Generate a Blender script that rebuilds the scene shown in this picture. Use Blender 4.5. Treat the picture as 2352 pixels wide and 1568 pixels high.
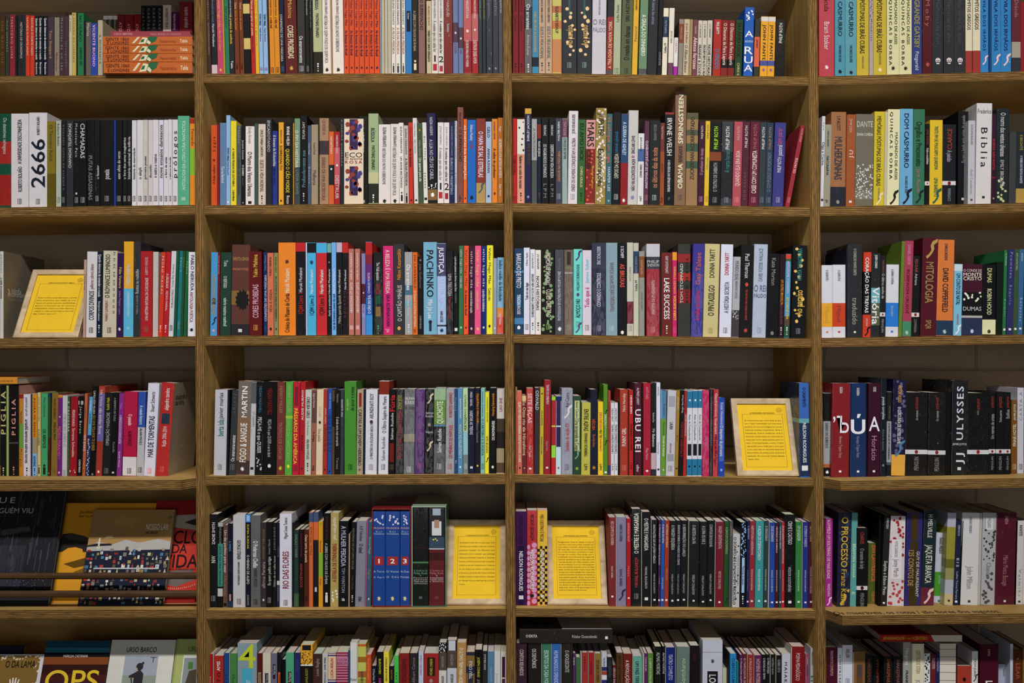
import bpy, math, random, re
from mathutils import Vector, Matrix
for o in list(bpy.data.objects): bpy.data.objects.remove(o, do_unlink=True)
SC = bpy.context.scene
COL = SC.collection
# ---------------------------------------------------------------- camera
D, F, CX, CY, CZ = 2.03, 2030.0, 1172.0, 815.0, 1.5      # distance, focal length (px), principal point (px), eye height
cam = bpy.data.cameras.new('camera'); camo = bpy.data.objects.new('camera', cam); COL.objects.link(camo)
camo.location = (0, -D, CZ); camo.rotation_euler = (math.pi/2, 0, 0)
cam.sensor_width = 36; cam.lens = 36*F/2352
cam.shift_x = (1176-CX)/2352; cam.shift_y = (CY-784)/2352
cam.clip_start = .05; SC.camera = camo
# ---------------------------------------------------------------- world, lamps, exposure
w = bpy.data.worlds.new('world'); SC.world = w; w.use_nodes = True
w.node_tree.nodes['Background'].inputs[0].default_value = (.95, .97, 1, 1)
w.node_tree.nodes['Background'].inputs[1].default_value = .03
def lamp(name, loc, aim, size, size_y, power, col, spread=180):
    l = bpy.data.lights.new(name, 'AREA'); l.shape = 'RECTANGLE'; l.size = size; l.size_y = size_y
    l.energy = power; l.color = col; l.spread = math.radians(spread)
    o = bpy.data.objects.new(name, l); COL.objects.link(o); o.location = loc
    o.rotation_euler = (Vector(aim)-Vector(loc)).to_track_quat('-Z', 'Y').to_euler(); return o
lamp('ceiling_strip_light', (.15, -2.5, 4.05), (.1, 0, 1.45), 3.4, .14, 35.5, (1, .965, .93), 80)
lamp('room_daylight', (.3, -4.2, 1.25), (.1, 0, 1.55), 2.6, 1.7, 8.2, (.95, .97, 1), 95)  # unseen soft fill added behind the camera, standing in for room bounce
SC.view_settings.view_transform = 'Standard'; SC.view_settings.look = 'None'
SC.view_settings.gamma = 1; SC.view_settings.use_curve_mapping = False
SC.view_settings.exposure = 0.0
# ---------------------------------------------------------------- helpers
def PX(px, r=0.): return (px-CX)/F*(D+r)              # image column on the plane r behind the shelf fronts
def PZ(py, r=0.): return CZ+(CY-py)/F*(D+r)
def lin(c):
    c = c/255; return c/12.92 if c <= .04045 else ((c+.055)/1.055)**2.4
def hexrgb(h):
    if len(h) == 3: h = ''.join(a*2 for a in h)
    return tuple(int(h[i:i+2], 16) for i in (0, 2, 4))
def rgb(h, g=1.):
    v = [g*.97*lin(c)**1.1 for c in hexrgb(h)]; l = sum(v)/3
    return tuple(min(.88, max(.004, l+(c-l)*.95)) for c in v) + (1.,)
class MB:                                             # mesh builder with a colour per face
    def __init__(s): s.v = []; s.f = []; s.c = []; s.m = []
    def face(s, pts, col, m=0):
        n = len(s.v); s.v += [tuple(p) for p in pts]; s.f.append(tuple(range(n, n+len(pts)))); s.c.append(col); s.m.append(m)
    def mesh(s, vs, fs, col, m=0):
        n = len(s.v); s.v += [tuple(p) for p in vs]
        for f in fs: s.f.append(tuple(i+n for i in f)); s.c.append(col); s.m.append(m)
    def box(s, a, b, col, m=0):
        x0, y0, z0 = a; x1, y1, z1 = b
        s.mesh([(x0,y0,z0),(x1,y0,z0),(x1,y1,z0),(x0,y1,z0),(x0,y0,z1),(x1,y0,z1),(x1,y1,z1),(x0,y1,z1)],
               [(0,3,2,1),(4,5,6,7),(0,1,5,4),(1,2,6,5),(2,3,7,6),(3,0,4,7)], col, m)
    def add(s, o, M):
        n = len(s.v); s.v += [tuple(M @ Vector(p)) for p in o.v]
        s.f += [tuple(i+n for i in f) for f in o.f]; s.c += o.c; s.m += o.m
    def build(s, name, mats, parent=None, loc=None, rot=None):
        me = bpy.data.meshes.new(name); me.from_pydata(s.v, [], s.f)
        for m in mats: me.materials.append(m)
        me.polygons.foreach_set('material_index', [min(i, len(mats)-1) for i in s.m])
        at = me.color_attributes.new('Col', 'FLOAT_COLOR', 'CORNER'); buf = []
        for f, c in zip(s.f, s.c): buf += list(c)*len(f)
        at.data.foreach_set('color', buf); me.update()
        o = bpy.data.objects.new(name, me); COL.objects.link(o)
        if parent: o.parent = parent
        if loc: o.location = loc
        if rot: o.rotation_euler = rot
        return o
def tag(o, label=None, cat=None, group=None, kind=None):
    for k, v in (('label', label), ('category', cat), ('group', group), ('kind', kind)):
        if v: o[k] = v
    return o
def empty(name, loc, rot=(0,0,0)):
    o = bpy.data.objects.new(name, None); COL.objects.link(o); o.location = loc; o.rotation_euler = rot
    o.empty_display_size = .02; return o
# ---------------------------------------------------------------- materials
def newmat(name):
    m = bpy.data.materials.new(name); m.use_nodes = True; nt = m.node_tree
    return m, nt, nt.nodes['Principled BSDF']
def nod(nt, t, **kw):
    n = nt.nodes.new(t)
    for k, v in kw.items(): setattr(n, k, v)
    return n
def paint_mat(name, rough, coat=0., bump=.0006, crinkle=False, grain=60):
    m, nt, b = newmat(name); a = nod(nt, 'ShaderNodeAttribute', attribute_name='Col')
    tc = nod(nt, 'ShaderNodeNewGeometry'); n = nod(nt, 'ShaderNodeTexNoise'); n.inputs['Scale'].default_value = grain
    n.inputs['Detail'].default_value = 3; nt.links.new(tc.outputs['Position'], n.inputs['Vector'])
    hs = nod(nt, 'ShaderNodeHueSaturation'); mr = nod(nt, 'ShaderNodeMapRange')
    mr.inputs[3].default_value = .93; mr.inputs[4].default_value = 1.07
    nt.links.new(n.outputs['Fac'], mr.inputs[0]); nt.links.new(mr.outputs[0], hs.inputs['Value'])
    nt.links.new(a.outputs['Color'], hs.inputs['Color']); nt.links.new(hs.outputs[0], b.inputs['Base Color'])
    b.inputs['Roughness'].default_value = rough
    b.inputs['Specular IOR Level'].default_value = .14
    if crinkle:
        mp = nod(nt, 'ShaderNodeMapping'); mp.inputs['Scale'].default_value = (120, 40, 34); mp.inputs['Rotation'].default_value = (0, .35, 0)
        nt.links.new(tc.outputs['Position'], mp.inputs[0])
        v = nod(nt, 'ShaderNodeTexNoise'); v.inputs['Scale'].default_value = 1; v.inputs['Detail'].default_value = 2.5; v.inputs['Distortion'].default_value = 1.6
        nt.links.new(mp.outputs[0], v.inputs['Vector'])
        bp = nod(nt, 'ShaderNodeBump'); bp.inputs['Strength'].default_value = 1; bp.inputs['Distance'].default_value = .006
        fr = nod(nt, 'ShaderNodeMapRange', interpolation_type='SMOOTHSTEP'); fr.inputs[1].default_value = .53; fr.inputs[2].default_value = .74; nt.links.new(v.outputs['Fac'], fr.inputs[0]); nt.links.new(fr.outputs[0], bp.inputs['Height']); nt.links.new(bp.outputs[0], b.inputs['Coat Normal'])
    b.inputs['Coat Weight'].default_value = coat; b.inputs['Coat Roughness'].default_value = .09 if crinkle else .25
    return m
M_COVER = paint_mat('book_cover', .55, .0)
M_WRAP = paint_mat('book_cover_film_wrapped', .4, .5, crinkle=True)
M_PRINT = paint_mat('printed_ink', .55)
M_PAPER = paint_mat('paper', .8)
def page_mat():
    m, nt, b = newmat('page_edges'); g = nod(nt, 'ShaderNodeTexCoord'); mp = nod(nt, 'ShaderNodeMapping')
    mp.inputs['Scale'].default_value = (1500, 12, 1500); nt.links.new(g.outputs['Object'], mp.inputs[0])
    n = nod(nt, 'ShaderNodeTexNoise'); n.inputs['Scale'].default_value = 1; nt.links.new(mp.outputs[0], n.inputs['Vector'])
    a = nod(nt, 'ShaderNodeAttribute', attribute_name='Col'); hs = nod(nt, 'ShaderNodeHueSaturation'); mr = nod(nt, 'ShaderNodeMapRange')
    mr.inputs[3].default_value = .75; mr.inputs[4].default_value = 1.15
    nt.links.new(n.outputs['Fac'], mr.inputs[0]); nt.links.new(mr.outputs[0], hs.inputs['Value'])
    nt.links.new(a.outputs['Color'], hs.inputs['Color']); nt.links.new(hs.outputs[0], b.inputs['Base Color'])
    b.inputs['Roughness'].default_value = .9; return m
M_PAGES = page_mat()
def ply_edge(name, axis):                              # thin glued layers across the board, uv.y runs over its thickness
    m, nt, b = newmat(name); uv = nod(nt, 'ShaderNodeUVMap'); sep = nod(nt, 'ShaderNodeSeparateXYZ'); nt.links.new(uv.outputs[0], sep.inputs[0])
    mp = nod(nt, 'ShaderNodeMapping'); mp.inputs['Scale'].default_value = (5, 1.6, 1); nt.links.new(uv.outputs[0], mp.inputs[0])
    n = nod(nt, 'ShaderNodeTexNoise'); n.inputs['Scale'].default_value = 1; n.inputs['Detail'].default_value = 2; nt.links.new(mp.outputs[0], n.inputs['Vector'])
    ma = nod(nt, 'ShaderNodeMath', operation='MULTIPLY_ADD'); ma.inputs[1].default_value = .03; nt.links.new(n.outputs['Fac'], ma.inputs[0]); nt.links.new(sep.outputs['Y'], ma.inputs[2])
    sub = nod(nt, 'ShaderNodeMath', operation='SUBTRACT'); sub.inputs[1].default_value = .05; nt.links.new(ma.outputs[0], sub.inputs[0])
    cr = nod(nt, 'ShaderNodeValToRGB'); e = cr.color_ramp.elements
    L, K, N, P = (.38, .225, .070, 1), (.040, .020, .006, 1), (.158, .083, .021, 1), (.110, .055, .013, 1)
    stops = [(0, N), (.05, N), (.09, P), (.17, P), (.185, L), (.205, L), (.225, N), (.30, N), (.35, K), (.375, L), (.395, L), (.415, P), (.50, N), (.54, K), (.565, L), (.59, L), (.61, N), (.71, P), (.745, K), (.765, L), (.785, L), (.81, N), (.90, P), (.95, N), (1, L)]
    e[0].position = 0; e[0].color = stops[0][1]; e[1].position = 1; e[1].color = stops[-1][1]
    for p, c in stops[1:-1]:
        x = cr.color_ramp.elements.new(p); x.color = c
    nt.links.new(sub.outputs[0], cr.inputs[0])
    mp2 = nod(nt, 'ShaderNodeMapping'); mp2.inputs['Scale'].default_value = (34, 9, 1); nt.links.new(uv.outputs[0], mp2.inputs[0])
    n2 = nod(nt, 'ShaderNodeTexNoise'); n2.inputs['Scale'].default_value = 1; n2.inputs['Detail'].default_value = 5; nt.links.new(mp2.outputs[0], n2.inputs['Vector'])
    mr = nod(nt, 'ShaderNodeMapRange'); mr.inputs[1].default_value = .3; mr.inputs[2].default_value = .7; mr.inputs[3].default_value = .45; mr.inputs[4].default_value = 1.6; nt.links.new(n2.outputs['Fac'], mr.inputs[0])
    hs = nod(nt, 'ShaderNodeHueSaturation'); nt.links.new(mr.outputs[0], hs.inputs['Value']); nt.links.new(cr.outputs[0], hs.inputs['Color'])
    nt.links.new(hs.outputs[0], b.inputs['Base Color']); b.inputs['Roughness'].default_value = .8; b.inputs['Specular IOR Level'].default_value = .2
    bp = nod(nt, 'ShaderNodeBump'); bp.inputs['Strength'].default_value = .5; bp.inputs['Distance'].default_value = .0015
    nt.links.new(n2.outputs['Fac'], bp.inputs['Height']); nt.links.new(bp.outputs[0], b.inputs['Normal']); return m
M_EDGE = ply_edge('plywood_edge', 0)
def wood_face(name, c1, c2, scale, rough=.55):
    m, nt, b = newmat(name); g = nod(nt, 'ShaderNodeNewGeometry'); mp = nod(nt, 'ShaderNodeMapping'); mp.inputs['Scale'].default_value = scale
    nt.links.new(g.outputs['Position'], mp.inputs[0])
    n = nod(nt, 'ShaderNodeTexNoise'); n.inputs['Scale'].default_value = 1; n.inputs['Detail'].default_value = 6; n.inputs['Distortion'].default_value = 1.2
    nt.links.new(mp.outputs[0], n.inputs['Vector']); cr = nod(nt, 'ShaderNodeValToRGB')
    cr.color_ramp.elements[0].position = .32; cr.color_ramp.elements[0].color = c1; cr.color_ramp.elements[1].position = .66; cr.color_ramp.elements[1].color = c2
    nt.links.new(n.outputs['Fac'], cr.inputs[0]); nt.links.new(cr.outputs[0], b.inputs['Base Color']); b.inputs['Roughness'].default_value = rough; b.inputs['Specular IOR Level'].default_value = .25; return m
M_FACE = wood_face('plywood_face', (.33, .20, .055, 1), (.50, .32, .105, 1), (3, 3, 22))
M_SIDE = wood_face('plywood_upright_face', (.36, .22, .060, 1), (.58, .375, .125, 1), (22, 26, 2.5))
M_TOP = wood_face('pale_plywood_lit_face', (.72, .61, .42, 1), (.80, .69, .49, 1), (3, 20, 3))  # pale top board, albedo raised further in place of light reaching its underside
M_PINE = wood_face('pale_pine', (.42, .30, .17, 1), (.62, .48, .31, 1), (20, 20, 30), .5)
M_RAIL = wood_face('dark_varnished_rail', (.045, .022, .010, 1), (.10, .052, .022, 1), (5, 40, 40), .4)
def wall_mat():
    m, nt, b = newmat('painted_block_wall'); g = nod(nt, 'ShaderNodeNewGeometry'); mp = nod(nt, 'ShaderNodeMapping')
    mp.inputs['Rotation'].default_value = (math.pi/2, 0, 0); mp.inputs['Location'].default_value = (.12, .0, 0)
    sep = nod(nt, 'ShaderNodeSeparateXYZ'); cmb = nod(nt, 'ShaderNodeCombineXYZ'); nt.links.new(g.outputs['Position'], sep.inputs[0])
    ax = nod(nt, 'ShaderNodeMath', operation='ADD'); ax.inputs[1].default_value = 4.0-.633; nt.links.new(sep.outputs['X'], ax.inputs[0])
    az = nod(nt, 'ShaderNodeMath', operation='ADD'); az.inputs[1].default_value = 4.0-1.470+.005; nt.links.new(sep.outputs['Z'], az.inputs[0])
    nt.links.new(ax.outputs[0], cmb.inputs[0]); nt.links.new(az.outputs[0], cmb.inputs[1])
    nz = nod(nt, 'ShaderNodeTexNoise'); nz.inputs['Scale'].default_value = 22; nt.links.new(g.outputs['Position'], nz.inputs['Vector'])
    va = nod(nt, 'ShaderNodeVectorMath', operation='MULTIPLY_ADD'); va.inputs[1].default_value = (.008, .008, 0)
    nt.links.new(nz.outputs['Color'], va.inputs[0]); nt.links.new(cmb.outputs[0], va.inputs[2])
    br = nod(nt, 'ShaderNodeTexBrick'); br.inputs['Scale'].default_value = 1; br.inputs['Brick Width'].default_value = .40; br.inputs['Row Height'].default_value = .20
    br.inputs['Mortar Size'].default_value = .0045; br.inputs['Mortar Smooth'].default_value = .6
    br.inputs['Color1'].default_value = (.272, .208, .142, 1); br.inputs['Color2'].default_value = (.290, .222, .152, 1); br.inputs['Mortar'].default_value = (.21, .16, .11, 1)
    nt.links.new(va.outputs[0], br.inputs['Vector']); nt.links.new(br.outputs['Color'], b.inputs['Base Color']); b.inputs['Roughness'].default_value = .8
    n = nod(nt, 'ShaderNodeTexNoise'); n.inputs['Scale'].default_value = 130; n.inputs['Detail'].default_value = 4; nt.links.new(g.outputs['Position'], n.inputs['Vector'])
    ad = nod(nt, 'ShaderNodeMath', operation='MULTIPLY_ADD'); ad.inputs[1].default_value = -1.6; nt.links.new(br.outputs['Fac'], ad.inputs[0]); nt.links.new(n.outputs['Fac'], ad.inputs[2])
    bp = nod(nt, 'ShaderNodeBump'); bp.inputs['Strength'].default_value = .6; bp.inputs['Distance'].default_value = .004
    nt.links.new(ad.outputs[0], bp.inputs['Height']); nt.links.new(bp.outputs[0], b.inputs['Normal']); return m
M_WALL = wall_mat()
M_FLOOR = wood_face('floor_concrete', (.16, .15, .14, 1), (.24, .23, .21, 1), (2, 2, 2), .6)
# ---------------------------------------------------------------- room shell
mb = MB(); mb.box((-3.2, .303, 0), (3.2, .45, 4.6), (1,1,1,1)); tag(mb.build('wall_back', [M_WALL]), kind='structure')
mb = MB(); mb.box((-3.2, -5.0, -.1), (3.2, .45, 0), (1,1,1,1)); tag(mb.build('floor', [M_FLOOR]), kind='structure')
# ---------------------------------------------------------------- bookcase: uprights, shelves, top
DEP = .30
def solid(name, c, mats, parent, faces, uvfn=None):    # c: 8 corners (front ring 0-3, back ring 4-7)
    me = bpy.data.meshes.new(name); me.from_pydata(c, [], [f for f, _ in faces])
    for m in mats: me.materials.append(m)
    for p, (_, mi) in zip(me.polygons, faces): p.material_index = mi
    uv = me.uv_layers.new(name='UVMap')
    for p, (f, _) in zip(me.polygons, faces):
        for li, vi in zip(p.loop_indices, f): uv.data[li].uv = uvfn(vi, c[vi], f)
    me.update(); o = bpy.data.objects.new(name, me); COL.objects.link(o); o.parent = parent; return o
case = empty('bookcase', (0, 0, 0))
tag(case, 'plywood bookcase of four bays with layered raw edges, filled with books', 'bookcase')
# upright edges: (left, right) column in the image at its top and bottom
POSTS = [(-262, -242, -258, -238), (446, 467, 452, 474), (1155, 1174, 1163, 1186), (1855, 1877, 1876, 1898), (2566, 2586, 2590, 2610)]
ZT = CZ+.930
def postx(i, side, z):                                 # column position at height z on the front plane
    a, b, c, d = POSTS[i]; t = (PZ(0)-z)/(PZ(0)-PZ(1568)); lo, hi = ((a, c), (b, d))[side]
    return PX(lo+(hi-lo)*t)
for i in range(5):
    z0, z1 = 0., ZT
    c = [(postx(i,0,z0),0,z0),(postx(i,1,z0),0,z0),(postx(i,1,z1),0,z1),(postx(i,0,z1),0,z1)]
    c += [(x, DEP, z) for x, y, z in c]
    fs = [((0,1,2,3),0),((7,6,5,4),0),((1,5,6,2),1),((4,0,3,7),1),((3,2,6,7),0),((0,4,5,1),0)]
    so = i*1.7
    solid('upright', c, [M_EDGE, M_SIDE], case, fs, lambda vi, p, f: (p[2]+so+p[1], 1. if vi in (1,2,5,6) else 0.))
# shelf fronts: per bay, rows 1..6: (top-left, top-right, bottom-left, bottom-right) image rows, and how far the board stands proud
SH = {1: [(174,171,191,186,0),(476,470,498,492,0),(777,772,799,794,0),(1102,1102,1128,1124,.03),(1401,1400,1422,1418,0),(1718,1716,1738,1736,0)],
      2: [(169,168,189,189,0),(471,465,492,486,0),(771,767,793,789,0),(1094,1089,1114,1112,0),(1402,1398,1422,1415,0),(1712,1710,1733,1731,0)],
      3: [(167,176,187,196,0),(466,475,486,497,0),(767,777,787,798,0),(1090,1099,1108,1117,0),(1397,1403,1416,1422,0),(1711,1716,1732,1737,0)],
      4: [(175,163,195,183,0),(474,466,495,487,0),(776,768,797,789,0),(1105,1097,1127,1119,.045),(1414,1408,1436,1430,.045),(1716,1710,1737,1731,0)]}
XR = {1: (0, 452), 2: (474, 1156), 3: (1180, 1862), 4: (1890, 2352)}      # columns where those rows were read
def shelf_top(bay, row, x):                            # height of the board's upper face at world x
    tl, tr, bl, br, pr = SH[bay][row-1]; a, b = PX(XR[bay][0]), PX(XR[bay][1]); t = (x-a)/(b-a)
    return PZ(tl, -pr)+(PZ(tr, -pr)-PZ(tl, -pr))*t
def shelf_bot(bay, row, x):
    tl, tr, bl, br, pr = SH[bay][row-1]; a, b = PX(XR[bay][0]), PX(XR[bay][1]); t = (x-a)/(b-a)
    return PZ(bl, -pr)+(PZ(br, -pr)-PZ(bl, -pr))*t
for bay in SH:
    for row in range(1, 7):
        pr = SH[bay][row-1][4]; zc = shelf_top(bay, row, 0 if bay in (2, 3) else (-.9 if bay == 1 else .9))
        xl, xr = postx(bay-1, 1, zc)+.0003, postx(bay, 0, zc)-.0003
        yf = .0015
        ring = [(xl, yf), (xr, yf)]
        if pr: ring = [(xl, yf), (xl+.003, yf-.004), (xl+.022, -pr), (xr-.022, -pr), (xr-.003, yf-.004), (xr, yf)]
        prof = ring+[(xr, DEP), (xl, DEP)]; n = len(prof)
        c = [(x, y, shelf_bot(bay, row, x)) for x, y in prof]+[(x, y, shelf_top(bay, row, x)) for x, y in prof]
        fs = [(tuple(range(n))[::-1], 1), (tuple(range(n, 2*n)), 1)]+[((i, (i+1) % n, n+(i+1) % n, n+i), 0) for i in range(n)]
        so = bay*2.3+row*5.1
        solid('shelf', c, [M_EDGE, M_FACE], case, fs, lambda vi, p, f: (p[0]+so+p[1], 1. if vi >= n else 0.))
c = [(PX(-262), 0, ZT-.025), (PX(2610), 0, ZT-.025), (PX(2610), 0, ZT), (PX(-262), 0, ZT)]
zt0 = CZ+.903
c = [(PX(-262), -.002, zt0), (PX(2610), -.002, zt0), (PX(2610), -.002, zt0+.02), (PX(-262), -.002, zt0+.02)]; c += [(x, DEP, z) for x, y, z in c]
for i in range(4):
    xl, xr = postx(i, 1, zt0)+.0003, postx(i+1, 0, zt0)-.0003
    c = [(xl, .001, zt0), (xr, .001, zt0), (xr, .001, zt0+.02), (xl, .001, zt0+.02)]; c += [(x, DEP, z) for x, y, z in c]
    so = i*3.3
    solid('top_board', c, [M_EDGE, M_TOP], case, [((0,1,2,3),0),((7,6,5,4),0),((1,5,6,2),0),((4,0,3,7),0),((3,2,6,7),1),((0,4,5,1),1)],
          lambda vi, p, f: (p[0]+so, 1. if vi in (2,3,6,7) else 0.))
# plywood back behind the picture books (first bay, two lowest shelves)
for row in (5, 6):
    xl, xr = postx(0, 1, .9)+.0005, postx(1, 0, .9)-.0005
    z0 = shelf_top(1, row, -.9)+.001; z1 = shelf_bot(1, row-1, -.9)-.004
    c = [(xl, .275, z0), (xr, .275, z0-.001), (xr, .275, z1), (xl, .275, z1)]; c += [(x, .29, z) for x, y, z in c]
    solid('back_panel', c, [M_FACE], case, [((0,1,2,3),0),((7,6,5,4),0),((1,5,6,2),0),((4,0,3,7),0),((3,2,6,7),0),((0,4,5,1),0)], lambda vi, p, f: (p[0], p[2]))
# ---------------------------------------------------------------- lettering: glyphs of the built-in font, cached as meshes
GL = {}
def glyph_mesh(txt, off, res=2):
    cu = bpy.data.curves.new('t', 'FONT'); cu.body = txt; cu.size = 1; cu.resolution_u = res; cu.offset = off; cu.fill_mode = 'FRONT'
    o = bpy.data.objects.new('t', cu); COL.objects.link(o); dg = bpy.context.evaluated_depsgraph_get(); dg.update()
    me = o.evaluated_get(dg).to_mesh(); vs = [(v.co.x, v.co.y) for v in me.vertices]; fs = [tuple(p.vertices) for p in me.polygons]
    o.evaluated_get(dg).to_mesh_clear(); bpy.data.objects.remove(o); bpy.data.curves.remove(cu); return vs, fs
BARX = {}
def glyph(ch, bold):
    k = (ch, bold)
    if k not in GL:
        off = (.003, .013, .006)[int(bold)]
        if bold not in BARX: BARX[bold] = max(v[0] for v in glyph_mesh('||', off)[0])
        vs, fs = ([], []) if ch == ' ' else glyph_mesh(ch, 0 if ch in 'MmWw' else off, 7 if bold == 2 else 2)
        adv = max(v[0] for v in glyph_mesh('|'+ch+'|', off)[0])-BARX[bold]
        GL[k] = (vs, fs, adv)
    return GL[k]
def text_mesh(txt, bold, track=0.):
    vs, fs, x = [], [], 0.
    for ch in txt:
        g = glyph(ch, bold); n = len(vs)
        vs += [(a+x, b) for a, b in g[0]]; fs += [tuple(i+n for i in f) for f in g[1]]; x += g[2]+track
    if not vs: return [], [], 0, 0, 0
    x0 = min(v[0] for v in vs); x1 = max(v[0] for v in vs); y0 = 0.; y1 = max(v[1] for v in vs)
    return [((a-x0), b) for a, b in vs], fs, x1-x0, y1, min(v[1] for v in vs)
def put_text(mb, txt, org, ux, uy, length, height, col, bold=False, m=1, center=False, grow=1.5):
    """TXT set along ux from org, fitted to LENGTH (condensed or tracked) with capitals at most HEIGHT tall along uy."""
    vs, fs, w_, h_, lo = text_mesh(txt, bold)
    if not vs: return
    hs = height/max(h_, .5); sx = length/(w_*hs)
    if sx < .5: hs *= sx/.5; sx = .5
    if sx > 1.05:
        k = min(sx/1.05, grow); hs *= k; sx = length/(w_*hs)
        if sx > 1.2:
            if len(txt) > 1:
                tr = min((length/(hs*1.35)-w_)/(len(txt)-1), .22); vs, fs, w_, h_, lo = text_mesh(txt, bold, max(tr, 0)); sx = length/(w_*hs)
            sx = min(sx, 1.6)
    off = (length-w_*hs*sx)/2 if center else 0
    cy = -h_*hs/2 if center != 'base' else 0
    O, X, Y = Vector(org), Vector(ux), Vector(uy)
    mb.mesh([O+X*(off+a*hs*sx)+Y*(cy+b*hs) for a, b in vs], fs, col, m)
# ---------------------------------------------------------------- books
GAIN = {(1,1): 1.15, (1,5): 1.1, (1,6): 1.15, (4,6): 1.2, (2,6): 1.05, (3,6): 1.05, (4,1): 1.05}
PAGE = (.62, .57, .49, 1)
def rounded_u(w_, d_, t, r):
    """Outline of a cover seen from above: spine at y=0, boards running back to y=d; returns outer and inner rings (open at the back)."""
    h = w_/2; r = min(r, h*.6); out = [(-h, d_)]
    for k in range(4):
        a = math.pi+k/3*math.pi/2; out.append((-h+r+r*math.cos(a), r+r*math.sin(a)))
    for k in range(4):
        a = 1.5*math.pi+k/3*math.pi/2; out.append((h-r+r*math.cos(a), r+r*math.sin(a)))
    out.append((h, d_)); inn = [(-h+t, d_), (-h+t, t), (h-t, t), (h-t, d_)]
    return out, inn
def cover_mesh(mb, w_, h_, d_, col, t=.0009, m=0, r=.0012, side=None):
    out, inn = rounded_u(w_, d_, min(t, w_*.2), r); no = len(out); nv = len(mb.v)
    for z in (0., h_):
        mb.v += [(x, y, z) for x, y in out]+[(x, y, z) for x, y in inn]
    k = no+4
    def fc(*i): mb.f.append(tuple(nv+a for a in i)); mb.c.append(col); mb.m.append(m)
    for i in range(no-1):
        fc(i, i+1, k+i+1, k+i)
        if side and i in (0, no-2): mb.c[-1] = side
    for i in range(3): fc(no+i+1, no+i, k+no+i, k+no+i+1)
    for z in (0, k):                                   # rims
        a = (z, z+no, z+no+1, z+1); mid = [z+i for i in range(1, no-1)]
        q = [z+0, z+1, z+no+1, z+no]; fc(*(q if z == 0 else q[::-1]))
        q = mid+[z+no+2, z+no+1]; fc(*(q[::-1] if z == 0 else q))
        q = [z+no-2, z+no-1, z+no+3, z+no+2]; fc(*(q if z == 0 else q[::-1]))
    fc(0, k, k+no, no); fc(no-1, no+3, k+no+3, k+no-1)
def disc(mb, x, z, rx, rz, y, col, n=12, jag=0., seed=0, m=1):
    rnd = random.Random(seed); pts = []
    for i in range(n):
        a = 2*math.pi*i/n; j = 1-jag*(i % 2)*rnd.uniform(.5, 1); pts.append((x+rx*j*math.cos(a), y, z+rz*j*math.sin(a)))
    mb.face(pts, col, m)
def rect(mb, x0, x1, z0, z1, y, col, m=1): mb.face([(x0, y, z0), (x1, y, z0), (x1, y, z1), (x0, y, z1)], col, m)
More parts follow.
